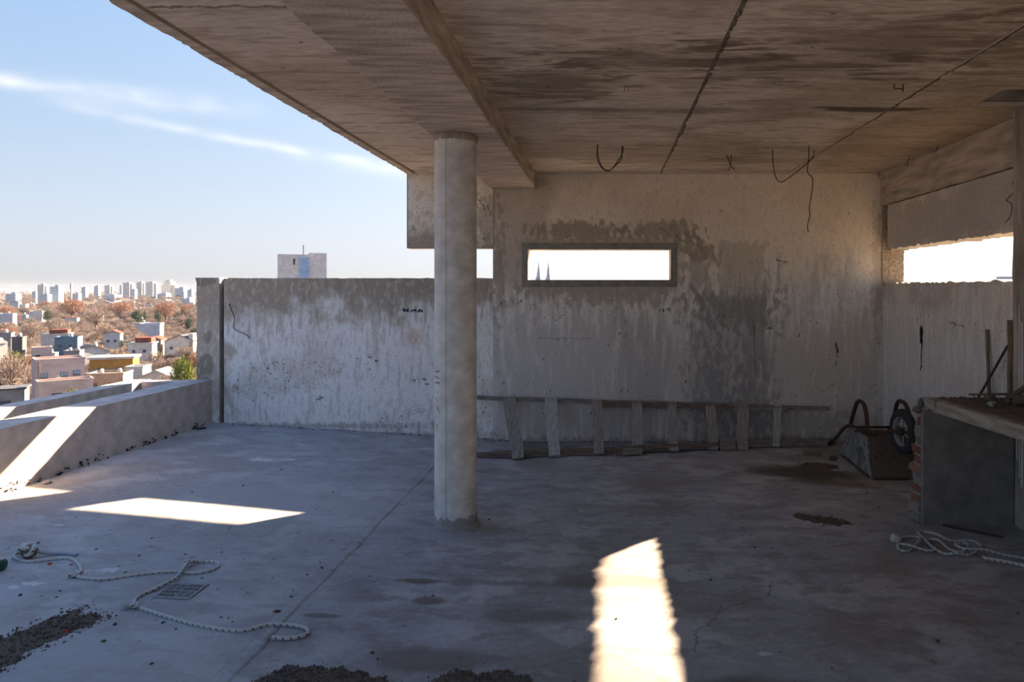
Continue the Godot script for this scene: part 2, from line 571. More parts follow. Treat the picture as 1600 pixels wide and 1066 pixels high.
func build_floor():
	var o := struct(Node3D.new())
	o.name = "floor"
	add_child(o)
	# painted part: x -4.35 .. 3.15, z -7.4 .. -2.0
	var p := Paint.new(7.5, 5.4, 190.0, Color(0.605, 0.602, 0.604), 21)
	var big := p.noise(211, 1.1, 4, Vector2(2, 2), 0.3)
	var mid := p.noise(212, 0.35, 5, Vector2(2, 2), 0.12)
	var fine := p.noise(213, 0.045, 4)
	p.layer(big, Color(0.535, 0.508, 0.488), 0.46, 0.72, 0.8)
	p.layer(mid, Color(0.70, 0.695, 0.69), 0.50, 0.75, 0.7)
	var blot := p.noise(216, 0.16, 5, Vector2(2, 1), 0.1)
	p.layer(blot, Color(0.525, 0.502, 0.487), 0.52, 0.75, 0.6)
	var sweep := p.noise(214, 0.4, 5, Vector2(2, 1), 0.25)
	p.layer(sweep, Color(0.51, 0.488, 0.475), 0.54, 0.78, 0.42)
	var rub := p.noise(217, 0.06, 5, Vector2(2, 1), 0.1)
	p.layer(rub, Color(0.72, 0.715, 0.71), 0.58, 0.8, 0.32)
	p.grain(fine, 0.05)
	# the strip left of the joint is a later, paler screed
	p.stain(1.4, 2.7, 1.55, 2.9, Color(0.71, 0.70, 0.69), 0.3, mid, 0.1, 0.15, true)
	# damp and oily patches
	var ox := 4.35; var oz := 7.4
	p.stain(ox + 1.72, oz - 5.95, 0.42, 0.20, Color(0.29, 0.27, 0.235), 0.75, mid, 0.5, 0.8, false, 0.25)
	p.stain(ox + 1.95, oz - 5.60, 0.35, 0.10, Color(0.36, 0.31, 0.27), 0.6, mid, 0.6, 0.7, false, 0.3)
	p.stain(ox + 1.5, oz - 4.70, 0.2, 0.06, Color(0.74, 0.73, 0.71), 0.6, fine, 0.9, 0.7, false, 0.4)
	p.stain(ox - 1.0, oz - 3.72, 0.13, 0.035, Color(0.40, 0.35, 0.31), 0.75, mid, 0.8, 0.5)
	p.stain(ox - 0.9, oz - 3.50, 0.10, 0.05, Color(0.42, 0.38, 0.34), 0.75, mid, 0.7, 0.5)
	p.stain(ox - 0.55, oz - 3.72, 0.35, 0.05, Color(0.46, 0.42, 0.40), 0.6, mid, 0.9, 0.7)
	p.stain(ox + 0.0, oz - 3.75, 0.30, 0.07, Color(0.46, 0.42, 0.40), 0.55, mid, 0.9, 0.7)
	p.stain(ox - 0.35, oz - 3.35, 0.25, 0.07, Color(0.45, 0.41, 0.39), 0.5, mid, 0.9, 0.7)
	p.stain(ox - 0.75, oz - 2.95, 0.22, 0.09, Color(0.43, 0.39, 0.36), 0.6, mid, 0.9, 0.7)
	p.stain(ox - 1.35, oz - 3.28, 0.08, 0.02, Color(0.44, 0.40, 0.37), 0.7, mid, 0.6, 0.5)
	p.stain(ox + 0.45, oz - 2.75, 0.20, 0.08, Color(0.38, 0.36, 0.34), 0.7, mid, 0.9, 0.6)
	p.stain(ox - 2.35, oz - 4.9, 0.8, 0.5, Color(0.72, 0.715, 0.71), 0.45, rub, 1.0, 1.0)
	p.stain(ox - 3.1, oz - 3.0, 0.45, 0.35, Color(0.72, 0.715, 0.71), 0.45, mid, 1.0, 0.6)
	p.stain(ox - 2.2, oz - 2.8, 0.6, 0.3, Color(0.71, 0.705, 0.70), 0.4, rub, 1.0, 0.8)
	for q in [[-2.87, -3.43, 0.05], [-2.92, -3.38, 0.03], [-2.62, -3.63, 0.05], [-2.75, -3.60, 0.03], [-2.95, -5.9, 0.1], [-2.75, -5.95, 0.06], [-3.3, -3.9, 0.03], [-3.35, -4.2, 0.025], [-1.7, -6.6, 0.08], [0.7, -3.0, 0.03], [1.95, -3.0, 0.05]]:
		p.stain(ox + q[0], oz + q[1], q[2], q[2] * 0.5, Color(0.80, 0.80, 0.79), 0.8, fine, 1.0, 0.4)
	p.specks(1500, 0, 0, 7.5, 5.4, 0.002, 0.009, Color(0.27, 0.25, 0.24), 0.7)
	p.specks(300, 0, 0, 7.5, 5.4, 0.002, 0.008, Color(0.78, 0.77, 0.75), 0.6)
	# hairline cracks and trowel marks
	p.line([Vector2(ox + 0.40, oz - 3.02), Vector2(ox + 0.42, oz - 3.2), Vector2(ox + 0.62, oz - 3.45), Vector2(ox + 0.85, oz - 3.57), Vector2(ox + 0.90, oz - 3.75)], 0.004, Color(0.30, 0.28, 0.27), 0.8, 0.02)
	p.line([Vector2(ox - 1.5, oz - 4.9), Vector2(ox - 1.25, oz - 5.6), Vector2(ox - 1.0, oz - 6.4)], 0.004, Color(0.42, 0.40, 0.39), 0.6, 0.03)
	p.line([Vector2(ox - 2.1, oz - 4.2), Vector2(ox - 2.0, oz - 5.4), Vector2(ox - 2.1, oz - 6.6)], 0.004, Color(0.50, 0.48, 0.46), 0.6, 0.02)
	for i in 14:
		var a := p.rnd.randf_range(-0.4, 0.3)
		var c := Vector2(p.rnd.randf_range(2.6, 6.8), p.rnd.randf_range(1.5, 5.0))
		var l := Vector2(cos(a), sin(a)) * p.rnd.randf_range(0.1, 0.4)
		p.line([c - l, c + l * 0.3, c + l], 0.004, Color(0.43, 0.41, 0.40), 0.5, 0.02)
	var m := painted(p, relief_of(mid, p), 0.25, 0.9)
	mats.floor = m
	# a grid of heights: finer along the joint at x = -1.5, with a hole for the drain
	var xs := [-4.42]
	while xs[-1] < 3.15:
		xs.append(xs[-1] + (0.005 if xs[-1] > -1.63 and xs[-1] < -1.37 else 0.045))
	var zs := [-7.45]
	while zs[-1] < 4.2:
		zs.append(zs[-1] + (0.04 if zs[-1] < -2.0 else 0.4))
	var height := func(x: float, z: float) -> float:
		var y := floor_at(x, z)
		var joint := -1.49 + soft.get_noise_2d(z * 1.1, 3.0) * 0.02 + soft.get_noise_2d(z * 9.0, 8.0) * 0.006
		if x < joint: y += 0.004
		var dj := absf(x - joint)
		if dj < 0.010: y -= 0.007 * (1.0 - dj / 0.010) * (0.5 + clampf(soft.get_noise_2d(z * 3.0, 20.0) + 0.4, 0.0, 1.0))
		var dk := absf(x - joint + 0.085 + z * 0.006)
		if dk < 0.006: y -= 0.003 * (1.0 - dk / 0.006)
		return y
	var st := Geo.new(true)
	var rim := Rect2(-2.205, -3.51, 0.15, 0.138)
	for i in xs.size() - 1:
		for j in zs.size() - 1:
			var q := []
			for e in [[i, j], [i + 1, j], [i + 1, j + 1], [i, j + 1]]:
				var x: float = xs[e[0]]; var z: float = zs[e[1]]
				q.append(Vector3(x, height.call(x, z), z))
			if rim.grow(0.008).has_point(Vector2((q[0].x + q[2].x) * 0.5, (q[0].z + q[2].z) * 0.5)): continue
			var uv := []
			for v in q: uv.append(Vector2((v.x + 4.35) / 7.5, (v.z + 7.4) / 5.4))
			st.quad(q[0], q[1], q[2], q[3], uv[0], uv[1], uv[2], uv[3])
	put("screed", st, m, o)
	var body := Geo.new()
	body.box(Vector3(-0.8, -0.21, -1.6), Vector3(8.4, 0.16, 12.2))
	put("slab_body", body, mats.concrete_dark, o)


# ---------------------------------------------------------------- walls
func build_walls():
	# --- back wall, x -1.17 .. 3.12, with the long slot window
	var p := Paint.new(4.30, 2.86, 220.0, Color(0.90, 0.85, 0.775), 41)
	var big := p.noise(411, 0.9, 4, Vector2(2, 2), 0.3)
	var mid := p.noise(412, 0.22, 5, Vector2(2, 2), 0.08)
	var fine := p.noise(413, 0.03, 4)
	var streak := p.noise(414, 0.10, 4, Vector2(1, 7), 0.05)
	var mott := p.noise(416, 0.08, 5, Vector2(1, 2), 0.05)
	p.layer(big, Color(0.83, 0.765, 0.685), 0.5, 0.8, 0.6)
	p.layer(mid, Color(0.88, 0.845, 0.79), 0.55, 0.85, 0.5)
	# paler lower coat with a ragged top, and run marks
	p.stain(2.15, 2.15, 3.4, 0.98, Color(0.89, 0.88, 0.865), 0.75, mid, 0.35, 0.5, true)
	p.stain(2.15, 2.25, 3.2, 0.85, Color(0.66, 0.645, 0.63), 0.4, streak, 1.3, 0.8, true)
	# mortar round the slot and the stains above it
	p.stain(0.30, 0.70, 0.30, 0.55, Color(0.66, 0.615, 0.55), 0.55, mid, 0.6, 0.5, true)
	p.stain(0.88, 0.63, 0.50, 0.10, Color(0.57, 0.52, 0.45), 0.7, mott, 0.75, 0.35)
	p.stain(1.78, 0.62, 0.36, 0.10, Color(0.58, 0.53, 0.46), 0.65, mott, 0.8, 0.4)
	p.stain(2.12, 0.80, 0.24, 0.10, Color(0.55, 0.50, 0.43), 0.6, mott, 1.1, 0.6, false, 0.5)
	p.stain(2.15, 1.05, 0.10, 0.28, Color(0.60, 0.55, 0.48), 0.5, mott, 1.0, 0.6)
	p.stain(1.15, 1.28, 0.75, 0.12, Color(0.60, 0.555, 0.49), 0.6, mott, 1.0, 0.6)
	p.stain(1.13, 0.985, 0.85, 0.30, Color(0.66, 0.625, 0.565), 0.7, mott, 0.2, 0.12, true)
	p.stain(0.06, 1.0, 0.06, 0.6, Color(0.54, 0.50, 0.45), 0.5, mott, 1.0, 0.6)
	# the dark scraped panel right of the slot
	p.stain(2.48, 2.05, 0.40, 0.80, Color(0.62, 0.61, 0.60), 0.5, streak, 0.35, 0.3, true)
	p.stain(2.52, 1.46, 0.36, 0.17, Color(0.49, 0.485, 0.48), 0.7, mott, 1.0, 0.8, true)
	p.stain(2.75, 1.72, 0.13, 0.40, Color(0.53, 0.525, 0.52), 0.5, streak, 0.9, 0.9, true)
	p.stain(2.30, 2.35, 0.20, 0.50, Color(0.47, 0.47, 0.485), 0.65, mott, 1.4, 1.2)
	p.stain(2.70, 2.45, 0.18, 0.42, Color(0.47, 0.47, 0.485), 0.65, mott, 1.4, 1.2)
	p.stain(2.60, 1.02, 0.24, 0.27, Color(0.72, 0.675, 0.61), 0.6, mott, 0.3, 0.25, true)
	p.stain(1.55, 2.15, 0.22, 0.55, Color(0.65, 0.64, 0.63), 0.5, streak, 0.9, 0.7, true)
	p.stain(3.2, 2.66, 0.6, 0.16, Color(0.54, 0.53, 0.52), 0.5, mott, 1.1, 0.8)
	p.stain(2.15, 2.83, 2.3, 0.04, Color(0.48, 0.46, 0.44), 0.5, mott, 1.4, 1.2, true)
	p.stain(4.02, 1.0, 0.05, 0.6, Color(0.64, 0.58, 0.51), 0.5, mott, 0.9, 0.7)
	p.layer(mott, Color(0.70, 0.665, 0.62), 0.54, 0.84, 0.22)
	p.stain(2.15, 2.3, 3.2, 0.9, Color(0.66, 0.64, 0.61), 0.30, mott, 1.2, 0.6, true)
	p.grain(fine, 0.06)
	p.pits(2000, 0, 1.25, 4.3, 2.83, 0.0015, 0.009, Color(0.30, 0.29, 0.28), 0.7, mid, 2.5)
	p.specks(350, 0, 0, 4.3, 1.4, 0.002, 0.007, Color(0.36, 0.32, 0.28), 0.6, 2.0)
	p.specks(260, 0, 1.0, 4.3, 2.8, 0.002, 0.008, Color(0.80, 0.79, 0.77), 0.6, 3.0)
	var ink := Color(0.16, 0.15, 0.16)
	for q in [[1.76, 1.455, 0.03], [1.84, 1.45, 0.02], [2.90, 1.64, 0.04], [3.05, 0.95, 0.05], [2.98, 0.93, 0.02]]:
		p.scuff(q[0], q[1], q[2], 0.02, ink, 0.8)
	p.line([Vector2(3.59, 1.80), Vector2(3.595, 1.91)], 0.018, ink, 0.6, 0.02)
	p.line([Vector2(0.47, 1.745), Vector2(1.04, 1.755)], 0.006, Color(0.40, 0.38, 0.36), 0.8, 0.01)
	p.line([Vector2(1.20, 2.10), Vector2(1.28, 1.75), Vector2(1.40, 1.62)], 0.008, Color(0.78, 0.77, 0.75), 0.7, 0.02)
	p.line([Vector2(2.34, 1.45), Vector2(2.42, 1.10)], 0.010, Color(0.75, 0.70, 0.62), 0.7, 0.02)
	p.line([Vector2(2.72, 1.55), Vector2(2.74, 2.10)], 0.008, Color(0.28, 0.27, 0.27), 0.7, 0.01)
	for q in [[1.75, 0.6], [1.9, 0.67], [2.05, 0.72]]:
		p.line([Vector2(q[0], q[1]), Vector2(q[0] + 0.14, q[1] + 0.09)], 0.012, Color(0.44, 0.39, 0.33), 0.5, 0.02)
	mats.back = painted(p, relief_of(mid, p), 0.35)
	var wall := struct(Node3D.new())
	wall.name = "wall_back"
	add_child(wall)
	var uv := func(v: Vector3) -> Vector2: return Vector2((v.x + 1.17) / 4.30, (2.83 - v.y) / 2.86)
	var face := Geo.new()
	var rest := Geo.new()
	for q in [[-1.17, -0.03, 3.12, 1.69], [-1.17, 2.008, 3.12, 2.83], [-1.17, 1.69, -0.803, 2.008], [0.69, 1.69, 3.12, 2.008]]:
		var o := PackedVector2Array([Vector2(q[0], q[1]), Vector2(q[2], q[1]), Vector2(q[2], q[3]), Vector2(q[0], q[3])])
		face.prism(o, BACK, BACK - 0.2, Transform3D.IDENTITY, uv, false)
		rest.box(Vector3((q[0] + q[2]) / 2, (q[1] + q[3]) / 2, BACK - 0.1015), Vector3(q[2] - q[0], q[3] - q[1], 0.197))
	put("plaster", face, mats.back, wall)
	put("masonry", rest, mats.concrete, wall)
	# narrow raised cement border round the slot
	var border := Geo.new()
	for q in [[-0.055, 2.042, 1.62, 0.07], [-0.055, 1.655, 1.62, 0.07]]: border.box(Vector3(q[0], q[1], BACK + 0.003), Vector3(q[2], q[3], 0.012), Basis.IDENTITY, 0.003)
	for q in [[-0.835, 1.85, 0.065, 0.318], [0.722, 1.85, 0.065, 0.318]]: border.box(Vector3(q[0], q[1], BACK + 0.003), Vector3(q[2], q[3], 0.012), Basis.IDENTITY, 0.003)
	put("window_border", border, mineral(Color(0.60, 0.58, 0.54), tint, 1.2, 0.15, bump), wall)

	# --- low wall of the terrace, left of the room, x -4.0 .. -1.17, and its end pier
	var t := Paint.new(3.14, 1.95, 220.0, Color(0.92, 0.91, 0.895), 51)
	var tb := t.noise(511, 0.7, 4, Vector2(2, 2), 0.2)
	var tm := t.noise(512, 0.18, 5, Vector2(2, 2), 0.08)
	var tf := t.noise(513, 0.03, 4)
	var ts := t.noise(514, 0.08, 4, Vector2(1, 6), 0.04)
	t.layer(tb, Color(0.83, 0.795, 0.75), 0.5, 0.8, 0.7)
	t.layer(tm, Color(0.92, 0.915, 0.905), 0.52, 0.78, 0.5)
	t.layer(ts, Color(0.72, 0.695, 0.665), 0.55, 0.85, 0.5)
	t.stain(1.7, -0.06, 1.7, 0.38, Color(0.66, 0.61, 0.54), 0.75, tm, 0.8, 0.6, true)
	t.stain(1.6, 0.08, 1.7, 0.16, Color(0.66, 0.60, 0.52), 0.5, tm, 1.0, 0.8, true)
	t.stain(2.35, 0.10, 0.8, 0.24, Color(0.56, 0.525, 0.47), 0.55, ts, 1.2, 0.8)
	t.stain(0.75, 0.15, 0.5, 0.30, Color(0.62, 0.57, 0.50), 0.5, ts, 1.2, 0.8)
	t.stain(1.9, 0.45, 0.04, 0.35, Color(0.66, 0.61, 0.54), 0.4, ts, 1.0, 0.9)
	t.stain(2.30, 0.62, 0.10, 0.11, Color(0.80, 0.69, 0.61), 0.6, tm, 0.7, 0.9)
	t.stain(0.10, 0.50, 0.25, 0.75, Color(0.70, 0.65, 0.58), 0.8, tm, 0.6, 0.5, true)
	t.stain(0.08, 0.98, 0.12, 0.14, Color(0.52, 0.48, 0.425), 0.75, tm, 0.6, 0.2)
	t.stain(0.10, 0.04, 0.2, 0.05, Color(0.54, 0.50, 0.45), 0.7, tm, 0.5, 0.4)
	t.stain(0.14, 0.62, 0.05, 0.06, Color(0.54, 0.50, 0.44), 0.7, tm, 0.8, 0.4)
	t.stain(2.3, 1.66, 1.0, 0.035, Color(0.50, 0.48, 0.46), 0.5, ts, 1.4, 1.2, true)
	t.stain(1.2, 1.56, 1.2, 0.025, Color(0.50, 0.48, 0.45), 0.5, ts, 1.4, 1.2, true)
	var tc := t.noise(516, 0.06, 5, Vector2(1, 2), 0.04)
	t.layer(tc, Color(0.66, 0.625, 0.58), 0.54, 0.82, 0.28)
	t.layer(tc, Color(0.95, 0.945, 0.935), 0.44, 0.18, 0.30)
	t.grain(tf, 0.06)
	t.pits(2600, 0.4, 0.85, 3.1, 1.70, 0.0015, 0.009, Color(0.33, 0.32, 0.31), 0.7, tb)
	t.pits(260, 0.4, 0.3, 3.1, 0.9, 0.002, 0.007, Color(0.33, 0.31, 0.29), 0.6, tm)
	for q in [[1.33, 1.26, 0.02], [1.30, 1.28, 0.02], [2.30, 1.08, 0.022], [2.40, 1.07, 0.025], [2.44, 1.12, 0.022], [1.84, 0.84, 0.02], [1.91, 0.88, 0.015]]:
		t.scuff(q[0], q[1], q[2], 0.012, Color(0.27, 0.26, 0.25), 0.8)
	for k in 3:
		var arc := []
		for s in 9: arc.append(Vector2(2.25 + 0.03 * k - cos(s * 0.17) * 0.30 + 0.2, 1.50 - sin(s * 0.17) * (0.16 - 0.03 * k)))
		t.line(arc, 0.006, Color(0.50, 0.49, 0.48), 0.7, 0.01)
	# three short scrawled words in dark marker, too smeared to read
	var wx := 2.185
	for word in [7, 7, 6]:
		var s := []
		for k in word * 2: s.append(Vector2(wx + k * 0.0047, 0.338 + (wx - 2.185) * 0.06 + (0.0 if k % 2 else 0.016) + t.rnd.randf_range(-0.012, 0.008)))
		t.line(s, 0.010, Color(0.14, 0.18, 0.23), 0.95, 0.002)
		wx += word * 0.0094 + 0.014
	mats.terrace = painted(t, relief_of(tm, t), 0.35)
	var tuv := func(v: Vector3) -> Vector2: return Vector2((v.x + 4.31) / 3.14, (1.72 - v.y) / 1.95)
	var front := -7.19
	var low := tag(thing("terrace_wall", "stained pale plastered low wall closing the terrace left of the column", "wall"), "stained pale plastered low wall closing the terrace left of the column", "wall")
	var lf := Geo.new(); var lr := Geo.new()
	var top := PackedVector2Array([Vector2(-3.998, -0.15), Vector2(-1.16, -0.15), Vector2(-1.16, 1.706)])
	var x := -1.3
	while x > -3.9:
		top.append(Vector2(x, 1.710 + soft.get_noise_1d(x * 6.0) * 0.006)); x -= 0.08
	top.append(Vector2(-3.955, 1.712)); top.append(Vector2(-3.998, 1.685))
	lf.prism(top, front, front - 0.2, Transform3D.IDENTITY, tuv, false)
	lr.prism(top, front - 0.002, front - 0.2)
	put("plaster", lf, mats.terrace, low)
	put("masonry", lr, mats.concrete, low)
	var pier := thing("wall_pier", "short brown-stained concrete pier at the far end of the parapet", "pier")
	var pf := Geo.new(); var pr := Geo.new()
	var edge := PackedVector2Array([Vector2(-4.044, -0.15), Vector2(-4.044, 1.714), Vector2(-4.30, 1.714)])
	var y := 1.66
	while y > -0.1:
		edge.append(Vector2(-4.283 + soft.get_noise_1d(y * 9.0 + 7.0) * 0.010, y)); y -= 0.09
	edge.append(Vector2(-4.28, -0.15))
	pf.prism(edge, front + 0.004, front - 0.2, Transform3D.IDENTITY, tuv, false)
	pr.prism(edge, front + 0.002, front - 0.2)
	put("plaster", pf, mats.terrace, pier)
	put("masonry", pr, mats.concrete, pier)
	var back := Geo.new()
	back.box(Vector3(-4.02, 0.78, front - 0.13), Vector3(0.06, 1.855, 0.10))
	put("joint_filler", back, plain(Color(0.30, 0.27, 0.25)), low)

	# --- hanging end panel under the roof edge
	var hang := thing("hanging_panel", "square plastered panel hanging under the outer corner of the roof", "panel")
	var hp := Paint.new(0.92, 0.82, 220.0, Color(0.91, 0.87, 0.80), 61)
	var hm := hp.noise(612, 0.16, 5, Vector2.ONE, 0.06)
	hp.layer(hm, Color(0.80, 0.745, 0.67), 0.5, 0.8, 0.7)
	hp.stain(0.25, 0.76, 0.6, 0.14, Color(0.58, 0.54, 0.48), 0.7, hm, 0.9, 0.9)
	hp.stain(0.85, 0.55, 0.1, 0.3, Color(0.60, 0.56, 0.50), 0.5, hm, 0.6, 0.4)
	hp.grain(hp.noise(613, 0.03, 4), 0.08)
	hp.specks(120, 0, 0, 0.9, 0.8, 0.002, 0.008, Color(0.38, 0.35, 0.31), 0.7, 2.0)
	hp.line([Vector2(0.74, 0.30), Vector2(0.82, 0.42)], 0.012, Color(0.4, 0.37, 0.33), 0.7, 0.02)
	hp.line([Vector2(0.84, 0.36), Vector2(0.88, 0.46)], 0.012, Color(0.4, 0.37, 0.33), 0.7, 0.02)
	var hf := Geo.new(); var hr := Geo.new()
	var ho := PackedVector2Array([Vector2(-2.055, 2.03), Vector2(-1.165, 2.03), Vector2(-1.165, 2.83), Vector2(-2.055, 2.83)])
	hf.prism(ho, -7.150, -7.3, Transform3D.IDENTITY, func(v: Vector3) -> Vector2: return Vector2((v.x + 2.07) / 0.92, (2.83 - v.y) / 0.82), false)
	hr.box(Vector3(-1.6175, 2.425, -7.232), Vector3(0.905, 0.81, 0.156), Basis.IDENTITY, 0.005)
	put("plaster", hf, painted(hp, relief_of(hm, hp), 0.35), hang)
	put("concrete", hr, mats.concrete_dark, hang)

	# --- right wall: x 2.91, from the corner to the post, with a ragged slot window; the part behind the camera is plain
	var r := Paint.new(2.60, 2.86, 200.0, Color(0.87, 0.83, 0.77), 71)
	var rb := r.noise(711, 0.8, 4, Vector2(2, 2), 0.2)
	var rm := r.noise(712, 0.18, 5, Vector2(2, 2), 0.08)
	var rs := r.noise(714, 0.09, 4, Vector2(1, 7), 0.04)
	r.layer(rb, Color(0.70, 0.65, 0.585), 0.5, 0.8, 0.6)
	var rmo := r.noise(716, 0.07, 5, Vector2(1, 2), 0.05)
	r.layer(rmo, Color(0.62, 0.58, 0.53), 0.56, 0.84, 0.35)
	r.stain(1.3, 2.2, 1.8, 0.92, Color(0.89, 0.88, 0.87), 0.75, rm, 0.35, 0.4, true)
	r.stain(1.3, 2.25, 1.8, 0.85, Color(0.68, 0.665, 0.65), 0.3, rs, 1.3, 1.0, true)
	r.stain(1.3, 0.6, 1.4, 0.2, Color(0.70, 0.68, 0.65), 0.6, rm, 0.4, 0.4, true)
	r.grain(r.noise(713, 0.03, 4), 0.08)
	r.specks(260, 0, 1.3, 2.6, 2.8, 0.002, 0.008, Color(0.34, 0.33, 0.32), 0.7, 3.0)
	r.line([Vector2(0.86, 1.60), Vector2(0.87, 1.72)], 0.05, Color(0.12, 0.11, 0.12), 0.9, 0.02)
	r.line([Vector2(0.87, 1.72), Vector2(0.85, 1.98)], 0.02, Color(0.14, 0.13, 0.13), 0.85, 0.02)
	r.scuff(1.43, 1.52, 0.06, 0.03, Color(0.15, 0.15, 0.18), 0.9, 22)
	r.scuff(1.55, 1.53, 0.06, 0.015, Color(0.15, 0.15, 0.18), 0.8, 16)
	r.line([Vector2(1.50, 1.55), Vector2(1.50, 1.66)], 0.02, Color(0.80, 0.80, 0.80), 0.8, 0.01)
	r.line([Vector2(1.33, 1.5), Vector2(1.32, 1.64)], 0.012, Color(0.80, 0.80, 0.80), 0.7, 0.01)
	mats.side = painted(r, relief_of(rm, r), 0.35)
	var right := struct(Node3D.new())
	right.name = "wall_right"
	add_child(right)
	# local frame: x runs from the back corner towards the camera, y up, z into the room
	var place := Transform3D(Basis(Vector3(0, 0, 1), Vector3.UP, Vector3(-1, 0, 0)), Vector3(SIDE, 0, BACK))
	var ruv := func(v: Vector3) -> Vector2: return Vector2((v.z - BACK) / 2.60, (2.83 - v.y) / 2.86)
	var sill := PackedVector2Array([Vector2(2.505, -0.03), Vector2(0, -0.03), Vector2(0, 1.64)])
	var u := 0.06
	while u < 2.48:
		sill.append(Vector2(u, 1.655 + soft.get_noise_1d(u * 9.0) * 0.012 + soft.get_noise_1d(u * 40.0) * 0.012)); u += 0.035
	sill.append(Vector2(2.505, 1.655))
	var lintel := PackedVector2Array([Vector2(2.505, 2.455), Vector2(0.12, 2.455), Vector2(0.115, 2.02)])
	u = 0.16
	while u < 2.48:
		lintel.append(Vector2(u, 2.005 + soft.get_noise_1d(u * 8.0 + 30.0) * 0.014 + soft.get_noise_1d(u * 37.0 + 60.0) * 0.014)); u += 0.035
	lintel.append(Vector2(2.505, 2.005))
	var rf := Geo.new(); var rr := Geo.new()
	for o in [sill, lintel]:
		rf.prism(o, 0.0, -0.2, place, ruv, false)
		rr.prism(o, -0.002, -0.21, place)
	rr.box(Vector3(SIDE + 0.13, 2.23, BACK + 0.058), Vector3(0.18, 0.47, 0.12))
	put("plaster", rf, mats.side, right)
	put("masonry", rr, mats.concrete, right)
	var plainpart := Geo.new()
	# the next bay, beside the camera: its unseen slot is added for warm fill light
	for q in [[-3.94, 1.2, -0.05, 1.65], [-3.94, 1.2, 2.0, 2.83], [-3.94, -3.84, 1.65, 2.0], [-0.5, 1.2, 1.65, 2.0]]:
		plainpart.box(Vector3(3.05, (q[2] + q[3]) / 2, (q[0] + q[1]) / 2), Vector3(0.2, q[3] - q[2], q[1] - q[0]))
	put("rear_section", plainpart, mats.concrete_dark, right)
	# rough broken corner beside the slot
	var rough := Geo.new()
	var crag := func(x: float, y: float) -> Vector3:
		return Vector3(x, y, BACK + 0.006 + absf(soft.get_noise_2d(x * 16.0, y * 16.0)) * 0.03 + absf(soft.get_noise_2d(x * 50.0 + 9.0, y * 50.0)) * 0.014)
	for i in 22:
		for j in 84:
			var x0 := 2.895 + i * 0.0102; var y0 := 1.62 + j * 0.0101
			rough.quad(crag.call(x0, y0 + 0.0101), crag.call(x0 + 0.0102, y0 + 0.0101), crag.call(x0 + 0.0102, y0), crag.call(x0, y0))
	put("broken_masonry", rough, mineral(Color(0.80, 0.73, 0.64), tint, 4.0, 0.6, bump), right)
	var away := struct(Node3D.new())
	away.name = "wall_front"
	add_child(away)
	var aw := Geo.new()
	aw.box(Vector3(2.55, 1.4, 1.1), Vector3(1.3, 2.9, 0.2))  # unseen stub; the rest is left open so more sky light enters
	put("masonry", aw, mats.concrete_dark, away)
	# storeys below, down to the street
	var under := struct(Node3D.new())
	under.name = "wall_outer"
	add_child(under)
	var ub := Geo.new()
	ub.box(Vector3(-0.9, GROUND / 2 - 0.2, -1.5), Vector3(8.1, -GROUND - 0.3, 11.6))
	put("storeys", ub, mats.concrete, under)


# a cast beam along an axis with slightly uneven faces
func cast_beam(g: Geo, a: Vector3, b: Vector3, axis: int, step: float, uneven: float):
	var n := maxi(1, int((b[axis] - a[axis]) / step))
	var u := (axis + 1) % 3
	var w := (axis + 2) % 3
	var rings := []
	for i in n + 1:
		var t := lerpf(a[axis], b[axis], float(i) / n)
		var c := []
		for q in [[0, 0], [1, 0], [1, 1], [0, 1]]:
			var v := Vector3()
			v[axis] = t
			v[u] = (a if q[0] == 0 else b)[u] + soft.get_noise_2d(t * 3.1 + q[0] * 40.0, q[1] * 17.0) * uneven + soft.get_noise_2d(t * 19.0 + q[0] * 11.0, q[1] * 23.0) * uneven * 0.5
			v[w] = (a if q[1] == 0 else b)[w] + soft.get_noise_2d(t * 2.7 + q[1] * 31.0, q[0] * 13.0 + 9.0) * uneven + soft.get_noise_2d(t * 17.0 + q[1] * 31.0, q[0] * 13.0 + 9.0) * uneven * 0.5
			c.append(v)
		rings.append(c)
	for i in n:
		for k in 4:
			g.quad(rings[i][k], rings[i][(k + 1) % 4], rings[i + 1][(k + 1) % 4], rings[i + 1][k])
	g.quad(rings[0][3], rings[0][2], rings[0][1], rings[0][0])
	g.quad(rings[n][0], rings[n][1], rings[n][2], rings[n][3])


